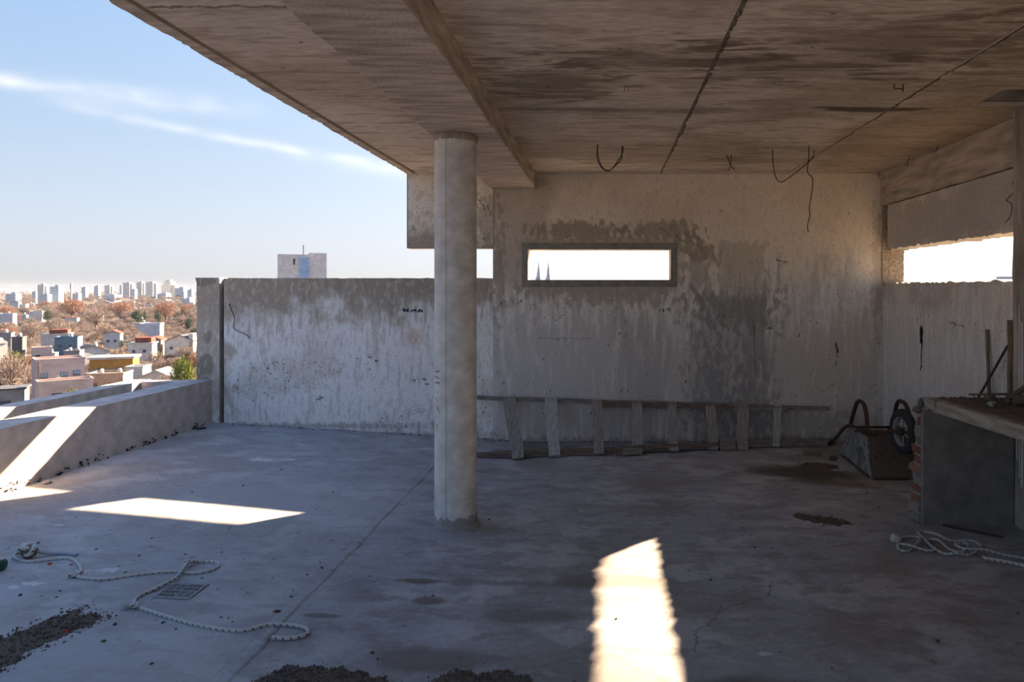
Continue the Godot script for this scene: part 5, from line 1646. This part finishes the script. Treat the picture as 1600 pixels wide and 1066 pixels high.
func twiggy(g: Geo, n: int, at: Vector3, size: Vector3, r: RandomNumberGenerator, thick: float):
	for i in n:
		var d := Vector3(r.randfn(), r.randfn() * 0.9 + 0.25, r.randfn()).normalized() * pow(r.randf(), 0.45)
		var p := at + d * size * (0.85 + 0.4 * soft.get_noise_3dv(d * 2.6 + at))
		var f := (d * 0.7 + Vector3(0, 0.7, 0) + Vector3(r.randfn(), r.randfn(), r.randfn()) * 0.45).normalized()
		var w := f.cross(Vector3(r.randfn(), r.randfn(), r.randfn()).normalized()) * thick * r.randf_range(0.5, 1.2)
		g.tri(p - w, p + w, p + f * size.x * r.randf_range(0.2, 0.45))


func tree_model(kind: String, seedn: int) -> Array:
	# a tree 1 m in crown radius and 2.6 m high: [trunk with branches, crown]
	var r := RandomNumberGenerator.new(); r.seed = seedn
	var t := Geo.new(true)
	var c := Geo.new()
	t.tube(PackedVector3Array([Vector3.ZERO, Vector3(0.02, 0.5, 0.01), Vector3(0.0, 1.0, 0.03)]), PackedFloat32Array([0.09, 0.07, 0.055]), 6)
	for i in 11:
		var a := TAU * i / 11 + r.randf()
		var tip := Vector3(cos(a) * r.randf_range(0.35, 0.85), r.randf_range(1.4, 2.35), sin(a) * r.randf_range(0.35, 0.85))
		t.tube(PackedVector3Array([Vector3(0, r.randf_range(0.65, 1.0), 0), tip * Vector3(0.4, 0.62, 0.4) + Vector3(0, 0.15, 0), tip]), PackedFloat32Array([0.045, 0.028, 0.008]), 5)
	match kind:
		"bare": twiggy(c, 2200, Vector3(0, 1.62, 0), Vector3(1.0, 0.98, 1.0), r, 0.013)
		"russet":
			twiggy(c, 900, Vector3(0, 1.6, 0), Vector3(0.92, 0.95, 0.92), r, 0.012)
			leafy(c, 2200, Vector3(0, 1.55, 0), Vector3(1.0, 1.05, 1.0), 0.05, r)
		"evergreen": leafy(c, 2600, Vector3(0, 1.5, 0), Vector3(0.95, 1.1, 0.95), 0.075, r)
		"green": leafy(c, 5200, Vector3(0, 1.6, 0), Vector3(0.98, 1.0, 0.98), 0.05, r)
	return [t.mesh(), c.mesh()]


func build_city():
	var ground := struct(Node3D.new())
	ground.name = "ground"
	add_child(ground)
	var gm := mineral(Color(0.38, 0.355, 0.34), tint, 0.012)
	var gg := Geo.new()
	gg.quad(Vector3(-6500, GROUND, 200), Vector3(-6500, GROUND, -4500), Vector3(3000, GROUND, -4500), Vector3(3000, GROUND, 200))
	put("plain", gg, gm, ground)
	var paint := {
		"pink": Color(0.86, 0.77, 0.75), "pink2": Color(0.82, 0.74, 0.71), "ochre": Color(0.74, 0.56, 0.27), "white": Color(0.86, 0.86, 0.85), "white2": Color(0.78, 0.80, 0.82),
		"bluewhite": Color(0.76, 0.81, 0.87), "blue": Color(0.36, 0.50, 0.60), "tan": Color(0.66, 0.60, 0.54), "grey": Color(0.58, 0.58, 0.60), "dark": Color(0.38, 0.38, 0.40), "red": Color(0.55, 0.30, 0.26), "slate": Color(0.36, 0.38, 0.42), "metal": Color(0.66, 0.72, 0.78), "glass": Color(0.28, 0.34, 0.42),
	}
	var pm := {}
	for k in paint: pm[k] = mineral(paint[k].darkened(0.07), tint, 0.06)
	pm.glass.roughness = 0.3
	var block := func(called: String, at: Vector3, size: Vector3, m: Material, o: Node3D, turn := Basis.IDENTITY) -> Node3D:
		var g := Geo.new()
		g.box(at, size, turn)
		return put(called, g, m, o)
	var tank := func(o: Node3D, at: Vector3, s: float):
		var g := Geo.new(true)
		g.lathe(PackedVector2Array([Vector2(0, 0), Vector2(0.55, 0), Vector2(0.55, 1.1), Vector2(0.35, 1.4), Vector2(0, 1.45)]), 10, Transform3D(Basis.IDENTITY.scaled(Vector3.ONE * s), at))
		put("water_tank", g, pm.white, o)
	var houses := [
		["house", "pink-grey three-storey house with three square windows facing the terrace", "house", -111.2, -140.0, 7.9, 11.3, 9.0, 0.775, "pink", "flat", "windows3"],
		["annex", "low pink annex with a dark window in front of the pink-grey house", "house", -103.0, -131.0, 8.3, 8.1, 6.0, 0.775, "pink2", "flat", "window1"],
		["stair_house", "small pink stair house on top of the pink-grey house", "house", -122.3, -149.0, 3.2, 12.8, 5.0, 0.775, "pink", "flat", "door"],
		["shop_building", "long low building with a white flat roof and an ochre band", "building", -136.9, -190.0, 10.1, 6.5, 10.0, 0.380, "ochre", "slab", ""],
		["gable_house", "white house with a broad pale gable and a dark roof edge", "house", -173.7, -232.0, 10.4, 6.5, 12.0, 0.887, "white2", "gable_dark", "tank"],
		["blue_house", "teal blue house block behind the broad white gable", "house", -208.5, -265.0, 7.3, 6.9, 9.0, 0.387, "blue", "flat", "tank"],
		["red_roof_house", "white house topped by a wide brick-red roof band", "house", -244.9, -305.0, 10.0, 5.8, 10.0, 0.467, "white", "redband", "tank"],
		["white_shed", "white shed with a shallow pitched metal roof beside the round green tree", "shed", -113.2, -172.0, 8.2, 5.3, 12.0, 0.268, "white2", "gable_metal", ""],
		["workshop", "long grey workshop roof just above the planter wall", "workshop", -119.1, -163.0, 7.6, 5.4, 9.0, 0.282, "tan", "flat", "tanks"],
		["end_house", "white house with a bright end wall next to the concrete pier", "house", -163.0, -262.0, 10.2, 8.1, 12.0, 0.138, "white", "gable_blue", "chimney"],
		["white_hall", "plain pale blue-white hall standing between the orange trees", "hall", -222.6, -335.0, 8.5, 8.5, 14.0, 0.412, "bluewhite", "flat", ""],
		["small_gable_house", "small white house with a steep gable and a red roof patch", "house", -208.6, -290.0, 5.6, 8.1, 9.0, 0.449, "white2", "gable_red", ""],
		["vault_house", "house with a curved white roof at the left border", "house", -190.1, -215.0, 4.0, 8.7, 9.0, 0.899, "white", "vault", "tank"],
		["grey_house", "grey flat-roofed house just above the curved white roof", "house", -239.3, -272.0, 5.3, 8.0, 8.0, 0.512, "grey", "flat", "tank"],
		["dark_house", "dark-walled house with white tanks right of the grey flat-roofed one", "house", -221.5, -258.0, 3.2, 7.4, 8.0, 0.465, "dark", "flat", "tank"],
		["roadside_shed", "grey shed with a dark flat roof at the lower left border", "shed", -111.2, -128.0, 3.9, 7.0, 8.0, 0.541, "grey", "darkslab", "window1"],
		["long_house", "long white house with a red lean-to between bare trees", "house", -165.6, -244.0, 7.5, 6.6, 8.0, 0.317, "white", "redband", ""],
		["far_villa", "tiny white villa with two bright sides among the brown trees, upper left", "house", -415.7, -500.0, 8.0, 9.2, 10.0, 0.344, "white", "flat", ""],
		["far_villa", "pale blue flat house far off at the left border", "house", -398.2, -455.0, 7.7, 9.0, 10.0, 0.405, "bluewhite", "flat", "tank"],
		["far_villa", "small blue-grey gabled house below the low hazy block at left", "house", -654.9, -760.0, 6.8, 12.5, 12.0, 0.397, "bluewhite", "gable_blue", ""],
		["far_villa", "small bright white house right of the blue-grey gabled one", "house", -595.3, -700.0, 5.4, 9.6, 10.0, 0.321, "white", "flat", ""],
		["corner_house", "white house with a blue-grey roof right of the ochre-banded building", "house", -122.4, -178.0, 4.0, 5.3, 8.0, 0.253, "white", "flat", ""],
		["tan_house", "tan house wall between the bare trees below the white hall", "house", -173.9, -264.0, 4.9, 7.3, 9.0, 0.268, "tan", "gable_red", ""],
		["yard_house", "low grey house in front of the teal block", "house", -168.2, -216.0, 4.1, 6.0, 7.0, 0.417, "grey", "flat", "tanks"],
	]
	var spots := []
	for q in houses:
		var w: float = q[5]; var h: float = q[6]; var dp: float = q[7] * 0.7
		var o := thing(q[0], q[1], q[2], Vector3(q[3], GROUND, q[4]))
		o.rotation.y = q[8]
		spots.append([q[3], q[4], w])
		var wall = pm[q[9]]
		var roof: String = q[10]
		var body: float = h if not roof.begins_with("gable") else h - w * 0.22
		block.call("walls", Vector3(0, body / 2, -dp / 2), Vector3(w, body, dp), wall, o)
		match roof:
			"flat":
				for e in [[0, -0.1, w + 0.15, 0.25], [0, -dp + 0.1, w + 0.15, 0.25]]: block.call("roof_kerb", Vector3(e[0], h + 0.2, e[1]), Vector3(e[2], 0.5, e[3]), wall, o)
				for e in [-w / 2, w / 2]: block.call("roof_kerb", Vector3(e, h + 0.2, -dp / 2), Vector3(0.25, 0.5, dp), wall, o)
			"slab":
				block.call("roof", Vector3(0, h + 0.25, -dp / 2), Vector3(w + 0.8, 0.6, dp + 0.8), pm.white, o)
				block.call("lower_wall", Vector3(0.0, h * 0.29, 0.1), Vector3(w + 0.3, h * 0.58, 0.3), pm.tan, o)
			"darkslab": block.call("roof", Vector3(0, h + 0.15, -dp / 2), Vector3(w + 0.6, 0.35, dp + 0.6), pm.slate, o)
			"redband":
				block.call("roof", Vector3(w * 0.12, h + 0.9, -dp / 2), Vector3(w * 0.66, 1.9, dp * 0.9), pm.red, o)
				block.call("roof_slab", Vector3(0, h - 0.1, -dp / 2), Vector3(w + 0.8, 0.35, dp + 0.8), pm.white, o)
			"vault":
				var g := Geo.new()
				var arc := PackedVector2Array()
				for k in 13: arc.append(Vector2(cos(PI * k / 12) * w * 0.52, h + sin(PI * k / 12) * w * 0.3))
				g.prism(arc, 0.2, -dp - 0.2)
				put("roof", g, pm.white, o)
			_:
				var g := Geo.new()
				g.prism(PackedVector2Array([Vector2(-w / 2, body), Vector2(w / 2, body), Vector2(w * 0.05, h)]), -0.02, -dp + 0.02)
				put("gable", g, wall, o)
				var rm = pm[{"gable_dark": "slate", "gable_metal": "metal", "gable_blue": "slate", "gable_red": "red"}[roof]]
				for s in [-1, 1]:
					var a := Vector2(s * (w / 2 + 0.3), body - 0.12); var b := Vector2(w * 0.05, h)
					block.call("roof", Vector3((a.x + b.x) / 2, (a.y + b.y) / 2 + 0.12, -dp / 2), Vector3(a.distance_to(b), 0.22, dp + 0.7), rm, o, Basis(Vector3.BACK, (b - a).angle() if s < 0 else (a - b).angle()))
		match q[11]:
			"windows3":
				for e in [[-2.65, 8.35, 1.15, 1.10], [0.5, 8.40, 1.15, 1.05], [2.57, 8.60, 1.20, 1.10]]:
					var f = block.call("window", Vector3(e[0], e[1], 0.02), Vector3(e[2], e[3], 0.12), pm.slate, o)
					for s in [-1, 1]: block.call("pane", Vector3(e[0] + s * e[2] * 0.23, e[1] + 0.08, 0.06), Vector3(e[2] * 0.40, e[3] * 0.72, 0.08), pm.metal, f)
				block.call("drain_pipe", Vector3(-3.5, h * 0.5, 0.08), Vector3(0.14, h, 0.14), pm.tan, o)
				block.call("vent_box", Vector3(-0.3, 7.6, 0.2), Vector3(0.9, 0.5, 0.5), pm.white, o)
			"window1":
				var f = block.call("window", Vector3(-w * 0.17, h - 2.6, 0.02), Vector3(1.6, 1.3, 0.1), pm.dark, o)
				block.call("pane", Vector3(-w * 0.17, h - 2.6, 0.05), Vector3(1.35, 1.05, 0.08), pm.glass, f)
			"door": block.call("door", Vector3(-w * 0.25, h - 2.0, 0.02), Vector3(0.8, 1.6, 0.1), pm.dark, o)
			"tank": tank.call(o, Vector3(w * 0.15, h + (0.0 if not roof.begins_with("gable") else -0.6), -dp * 0.3), 1.2)
			"tanks":
				tank.call(o, Vector3(-w * 0.2, h, -dp * 0.4), 0.9); tank.call(o, Vector3(w * 0.3, h, -dp * 0.4), 0.9)
			"chimney": block.call("end_wall", Vector3(w * 0.42, h * 0.5, -dp * 0.3), Vector3(w * 0.16, h + 1.4, dp * 0.6), pm.white, o)
		if not q[11].begins_with("window") and w > 4.0 and q[4] > -300:
			for k in 2:
				var f = block.call("window", Vector3(w * (k * 0.44 - 0.26), body * 0.55, 0.02), Vector3(1.0, 1.1, 0.1), pm.slate, o)
				block.call("pane", Vector3(w * (k * 0.44 - 0.26), body * 0.55, 0.05), Vector3(0.8, 0.9, 0.08), pm.glass, f)

	var towers := [
		["slab-sided hazy tower, leftmost of the pale high-rise group", -1414.0, -2000.0, 5.6, 35.3, 0.092, 0],
		["broad hazy tower with a sunlit right side, second from the left of the high-rise group", -1328.2, -1900.0, 14.9, 42.0, 0.086, 1],
		["tall hazy tower with a bright right half, third of the high-rise group", -1291.8, -1900.0, 11.8, 43.8, 0.074, 1],
		["widest pale tower of the high-rise group, shaded left and bright right", -1231.0, -1850.0, 16.9, 43.3, 0.064, 1],
		["stepped pale tower with a pointed top at the right of the high-rise group", -1214.6, -1900.0, 17.5, 45.5, 0.045, 2],
		["low blue-grey block before the stepped pointed tower", -970.8, -1500.0, 16.4, 14.8, 0.051, 0],
		["small blue-grey block tucked between the two middle towers", -1102.8, -1600.0, 8.1, 24.5, 0.080, 0],
		["bluish tower block between the pointed tower and the concrete pier", -1056.5, -1700.0, 17.8, 27.6, 0.032, 0],
		["last low hazy block before the concrete pier", -1031.1, -1700.0, 9.9, 22.8, 0.022, 0],
		["pale tower with a white stair shaft left of the gridded block", -947.4, -1150.0, 7.9, 32.4, 0.166, 1],
		["blue-grey apartment block with rows of balconies, left part of the skyline", -723.4, -900.0, 8.6, 28.5, 0.153, 3],
		["low dark-fronted block below the pale stair-shaft tower", -721.3, -880.0, 7.5, 18.6, 0.163, 0],
		["hazy blue tower left of the thin sunlit one", -1262.3, -1700.0, 8.4, 32.4, 0.115, 0],
		["thin tower with a sunlit white face near the middle of the skyline", -1235.3, -1700.0, 10.4, 33.9, 0.105, 1],
		["small blue tower with a white top near the mast", -1141.8, -1500.0, 7.3, 28.8, 0.127, 0],
		["wide low hazy block at the skyline's left end", -911.1, -1050.0, 11.4, 18.1, 0.191, 3],
		["low pale block right of the stair-shaft tower group", -1000.4, -1200.0, 5.0, 20.4, 0.171, 0],
		["pale low block under the mast", -1004.8, -1300.0, 8.4, 16.3, 0.134, 0],
		["long low blue block left of the high-rise group", -977.8, -1350.0, 18.0, 13.4, 0.103, 0],
		["low white block left of the concrete pier, under the bluish tower", -642.8, -1050.0, 11.0, 10.3, 0.026, 0],
	]
	for q in towers:
		var s: float = q[3] * 1.2; var h: float = q[4]
		var o := thing("apartment_tower", q[0], "building", Vector3(q[1], GROUND, q[2]))
		o.rotation.y = q[5]
		spots.append([q[1], q[2], s])
		var m = pm[["bluewhite", "white", "white", "bluewhite"][q[6]]]
		block.call("shaft", Vector3(0, h / 2, -s / 2), Vector3(s, h, s), m, o)
		block.call("lift_house", Vector3(s * 0.1, h + 1.2, -s / 2), Vector3(s * 0.4, 2.4, s * 0.4), m, o)
		if q[6] == 1: block.call("side_wing", Vector3(s * 0.62, h * 0.47, -s * 0.55), Vector3(s * 0.3, h * 0.94, s * 0.5), m, o)
		if q[6] == 2:
			block.call("stepped_crown", Vector3(0, h + 2.5, -s / 2), Vector3(s * 0.55, 5.0, s * 0.55), m, o)
			block.call("side_wing", Vector3(s * 0.7, h * 0.40, -s * 0.5), Vector3(s * 0.5, h * 0.8, s * 0.7), m, o)
			block.call("side_wing", Vector3(-s * 0.6, h * 0.40, -s * 0.5), Vector3(s * 0.4, h * 0.8, s * 0.7), m, o)
		var floors := int(h / 3.0)
		for k in range(1, floors):
			block.call("window_band", Vector3(0, k * h / floors + 0.4, 0.03), Vector3(s * (0.9 if q[6] == 3 else 0.7), 1.3, 0.12), pm.metal if q[6] == 3 else pm.bluewhite, o)
	var mast := thing("mast", "thin antenna mast standing among the hazy skyline blocks", "mast", Vector3(-1091.0, GROUND, -1400.0))
	var mg := Geo.new()
	mg.box(Vector3(0, 18.5, 0), Vector3(1.6, 37, 1.6)); mg.box(Vector3(0, 31, 0), Vector3(2.6, 12, 2.6))
	put("shaft", mg, pm.grey, mast)

	# landmarks seen over the back wall
	var lift := thing("roof_house", "grey rooftop lift house with a pale door showing above the terrace wall", "building", Vector3(-25.35, GROUND, -56.0))
	lift.rotation.y = 0.43
	block.call("walls", Vector3(-0.1, 14.4, -1.6), Vector3(2.35, 28.8, 3.2), mineral(Color(0.84, 0.84, 0.85), tint, 0.4), lift)
	block.call("side_bay", Vector3(1.75, 14.48, -1.75), Vector3(1.35, 28.96, 2.9), mineral(Color(0.84, 0.84, 0.85), tint, 0.4), lift)
	block.call("door", Vector3(0.72, 27.4, 0.03), Vector3(0.75, 2.3, 0.08), mineral(Color(0.62, 0.74, 0.88), tint, 0.4), lift)
	block.call("vent_slot", Vector3(-0.05, 28.2, 0.03), Vector3(0.12, 0.5, 0.08), pm.dark, lift)
	block.call("aerial", Vector3(0.65, 29.2, -0.5), Vector3(0.06, 0.8, 0.06), pm.dark, lift)
	for q in [[-57.8, "left one of the two pointed church spires seen through the slot window"], [-49.3, "right one of the two pointed church spires seen through the slot window"]]:
		var o := thing("church_spire", q[1], "spire", Vector3(q[0], GROUND, -600.0))
		block.call("tower", Vector3(0, 15.5, 0), Vector3(5.2, 31, 5.2), pm.bluewhite, o)
		var g := Geo.new()
		g.lathe(PackedVector2Array([Vector2(2.5, 31.0), Vector2(1.9, 36.0), Vector2(0.0, 50.0)]), 8)
		put("steeple", g, pm.bluewhite, o)
		for e in [[-2.2, -2.2], [2.2, -2.2], [-2.2, 2.2], [2.2, 2.2]]:
			var p := Geo.new()
			p.lathe(PackedVector2Array([Vector2(0.6, 31.0), Vector2(0.5, 33.5), Vector2(0.0, 36.5)]), 6, Transform3D(Basis.IDENTITY, Vector3(e[0], 0, e[1])))
			put("pinnacle", p, pm.bluewhite, o)
	var ft := thing("distant_block", "pale distant building corner peeping over the right slot's sill", "building", Vector3(294.0, GROUND, -500.0))
	block.call("walls", Vector3(0, 17.4, -4), Vector3(7.0, 34.8, 8), pm.bluewhite, ft)

	# trees
	var crown := {"bare": mineral(Color(0.53, 0.48, 0.46), tint, 0.3), "russet": mineral(Color(0.54, 0.40, 0.34), tint, 0.3), "evergreen": mineral(Color(0.22, 0.30, 0.24), tint, 0.3), "green": mineral(Color(0.36, 0.41, 0.15), tint, 0.5)}
	for k in ["evergreen", "green", "russet"]:
		crown[k].backlight_enabled = true
		crown[k].backlight = Color(0.4, 0.4, 0.4)
	var bark := plain(Color(0.36, 0.30, 0.26))
	var models := {}
	for k in crown:
		models[k] = []
		for i in (4 if k == "bare" else 2): models[k].append(tree_model(k, 300 + i * 7 + k.length()))
	var plant := func(kind: String, label: String, x: float, z: float, wide: float, high: float, n: int, group := "") -> Node3D:
		var o := thing(kind + "_tree", label, "tree", Vector3(x, GROUND, z), group)
		var m: Array = models[kind][n % models[kind].size()]
		put("trunk", m[0], bark, o)
		put("crown", m[1], crown[kind], o)
		o.scale = Vector3(wide, high / 2.6, wide)
		o.rotation.y = fposmod(x * 1.7 + z, TAU)
		return o
	var trees := [
		["russet", "big round russet plane tree in the hazy middle distance", -420.4, -540.0, 11.1, 18.9],
		["russet", "smaller orange-brown tree left of the big round russet one", -585.4, -720.0, 9.4, 14.6],
		["russet", "wide russet tree crown below the thin sunlit tower", -395.7, -560.0, 11.5, 16.1],
		["russet", "broad russet crown below the high-rise group, left of the pier", -333.4, -520.0, 9.7, 16.3],
		["russet", "dull brown tree crown at the left border below the low block", -489.3, -560.0, 8.4, 11.9],
		["russet", "orange-tinged tree standing close to the concrete pier", -342.3, -560.0, 5.2, 14.0],
		["russet", "low reddish tree behind the ochre-banded building", -153.8, -205.0, 1.5, 4.2],
		["evergreen", "dark green rounded tree left of the big russet one", -383.0, -470.0, 3.5, 12.8],
		["evergreen", "dark evergreen with a flat crown, middle of the view", -307.4, -450.0, 3.8, 12.5],
		["evergreen", "slender dark cypress beside the flat-crowned evergreen", -295.7, -440.0, 1.0, 12.4],
		["evergreen", "slanting green tree right of the dark cypress", -300.5, -460.0, 2.6, 10.5],
		["evergreen", "dark green bush-like tree cut by the concrete pier's edge", -243.0, -400.0, 2.6, 9.6],
		["green", "round bright green tree in front of the pier, above the parapet", -92.5, -150.0, 2.9, 11.8],
		["green", "yellow-green citrus tree top just above the planter wall", -91.6, -118.0, 1.5, 9.3],
		["green", "green palm-like crown behind the bare tree at left", -159.6, -185.0, 2.6, 9.7],
		["bare", "large bare winter tree at left beside the pink-grey house", -131.7, -152.0, 3.4, 11.5],
		["bare", "spreading bare tree below the evergreens, middle right", -312.1, -420.0, 6.7, 13.0],
		["evergreen", "small dark green tree in front of the white gables", -190.5, -270.0, 1.0, 6.6],
	]
	for i in trees.size():
		var q = trees[i]
		plant.call(q[0], q[1], q[2], q[3], q[4], q[5], i)
	# many more bare trees, kept off the houses and out of the way of those described above
	var r := RandomNumberGenerator.new(); r.seed = 2024
	var grown := []
	for q in trees: grown.append(Vector3(q[2], q[3], q[4]))
	var made := 0
	var tries := 0
	while made < 320 and tries < 20000:
		tries += 1
		var d := 160.0 + 760.0 * pow(r.randf(), 1.7)
		var u := r.randf_range(-1.02, -0.52)
		var x := u * d
		var wide := r.randf_range(2.4, 4.6)
		var high := wide * r.randf_range(1.7, 2.3)
		var top := (high + GROUND - EYE) / d
		var bad := false
		for s in spots:
			var sd: float = -s[1]
			if sd > 1000.0: continue
			var su: float = s[0] / sd
			if absf(su - u) < (s[2] * 0.5 / sd + wide / d) and d < sd + 6.0 and top > -26.0 / sd + 5.0 / sd: bad = true; break
		if bad: continue
		for q in trees:
			var td: float = -q[3]
			if d < td and absf(q[2] / td - u) < q[4] / td * 0.8 and top > (q[5] * 0.35 - 26.0) / td: bad = true; break
		for s in grown:
			if Vector2(s.x, s.y).distance_to(Vector2(x, -d)) < (s.z + wide) * 1.05: bad = true; break
		for s in spots:
			if Vector2(s[0], s[1]).distance_to(Vector2(x, -d)) < s[2] * 0.8 + wide * 1.2 + 3.0: bad = true; break
		if bad: continue
		grown.append(Vector3(x, -d, wide))
		var kind := "bare" if r.randf() < 0.86 else ("russet" if r.randf() < 0.8 else "evergreen")
		var words: String = {"bare": "leafless brown winter tree among the low houses of the hazy city", "russet": "small russet-leaved tree scattered among the leafless ones in the city", "evergreen": "small dark evergreen scattered among the leafless city trees"}[kind]
		plant.call(kind, words, x, -d, wide, high, made, kind + " trees across the city")
		made += 1
	# low houses between them
	made = 0
	tries = 0
	var walls := ["white", "bluewhite", "tan", "grey", "white2", "dark"]
	while made < 80 and tries < 9000:
		tries += 1
		var d := 175.0 + 900.0 * pow(r.randf(), 1.1)
		var u := r.randf_range(-1.02, -0.52)
		var w := r.randf_range(4.5, 9.0)
		var h := r.randf_range(3.0, 6.0)
		var bad := false
		for s in spots:
			var sd: float = -s[1]
			if sd > 1000.0: continue
			if absf(s[0] / sd - u) < (s[2] * 0.5 / sd + w * 0.6 / d) and absf(d - sd) < 30.0 or (absf(s[0] / sd - u) < s[2] * 0.5 / sd and d < sd and d > sd * 0.8): bad = true; break
		for s in spots:
			if Vector2(s[0], s[1]).distance_to(Vector2(u * d, -d)) < s[2] * 0.7 + w: bad = true; break
		for s in grown:
			if Vector2(s.x, s.y).distance_to(Vector2(u * d, -d)) < s.z * 1.25 + w * 0.75 + 3.0: bad = true; break
		if bad: continue
		spots.append([u * d, -d, w])
		var o := thing("city_house", "low pale city house half hidden among leafless trees", "house", Vector3(u * d, GROUND, -d), "low houses across the city")
		o.rotation.y = 0.35 + r.randf_range(-0.2, 0.2)
		var m = pm[walls[r.randi() % 6]]
		var dp := r.randf_range(4.0, 7.0)
		block.call("walls", Vector3(0, h / 2, -dp / 2), Vector3(w, h, dp), m, o)
		var rk := r.randi() % 4
		if rk == 0: block.call("roof", Vector3(0, h + 0.15, -dp / 2), Vector3(w + 0.4, 0.35, dp + 0.4), pm.red, o)
		elif rk == 1:
			var g := Geo.new()
			g.prism(PackedVector2Array([Vector2(-w / 2 - 0.3, h), Vector2(w / 2 + 0.3, h), Vector2(0, h + w * 0.2)]), 0.3, -dp - 0.3)
			put("roof", g, pm.metal if r.randf() < 0.5 else pm.red, o)
		else:
			block.call("roof", Vector3(0, h + 0.1, -dp / 2), Vector3(w + 0.2, 0.25, dp + 0.2), pm.grey, o)
			tank.call(o, Vector3(w * 0.2, h + 0.2, -dp * 0.5), 1.1)
		made += 1
	# low twiggy growth in the yards between the houses
	var yard := MultiMeshInstance3D.new()
	yard.name = "yard_undergrowth"
	var ym := MultiMesh.new()
	ym.transform_format = MultiMesh.TRANSFORM_3D
	ym.mesh = models["bare"][1][1]
	var places := []
	for i in 2600:
		var d := 150.0 + 480.0 * r.randf()
		var x := r.randf_range(-1.06, -0.46) * d
		var s := r.randf_range(1.3, 2.6)
		var free := true
		for q in spots:
			if Vector2(q[0], q[1]).distance_to(Vector2(x, -d)) < q[2] * 0.75 + s + 2.0: free = false; break
			if q[1] > -400.0 and d < -q[1] and d > -q[1] - 24.0 and absf(x / d - q[0] / -q[1]) < (q[2] * 0.5 + s) / d: free = false; break
		if free: places.append(Transform3D(Basis(Vector3.UP, r.randf() * TAU).scaled(Vector3(s, s * 0.75, s)), Vector3(x, GROUND - s * 0.35, -d)))
	ym.instance_count = places.size()
	for i in places.size(): ym.set_instance_transform(i, places[i])
	yard.multimesh = ym
	yard.material_override = crown.bare
	add_child(yard)
	tag(yard, "low brown twiggy undergrowth filling the yards between city houses", "undergrowth", "", "stuff")
	# the far, even carpet of treetops and roofs
	var far := MultiMeshInstance3D.new()
	far.name = "distant_treetops"
	var mm := MultiMesh.new()
	mm.transform_format = MultiMesh.TRANSFORM_3D
	mm.mesh = tree_model("russet", 77)[1]
	mm.instance_count = 4000
	for i in mm.instance_count:
		var d := 540.0 + 3400.0 * pow(r.randf(), 1.5)
		var s := r.randf_range(4.0, 7.0)
		var u := r.randf_range(-1.3, 0.4)
		if i % 4 == 0:                                   # the nearer quarters behind the back wall
			d = r.randf_range(170.0, 560.0)
			u = r.randf_range(-0.46, 0.3)
		mm.set_instance_transform(i, Transform3D(Basis(Vector3.UP, r.randf() * TAU).scaled(Vector3(s, s * 0.62, s)), Vector3(u * d, GROUND, -d)))
	far.multimesh = mm
	far.material_override = crown.bare
	add_child(far)
	tag(far, "hazy carpet of distant brown treetops below the skyline", "treetops", "", "stuff")
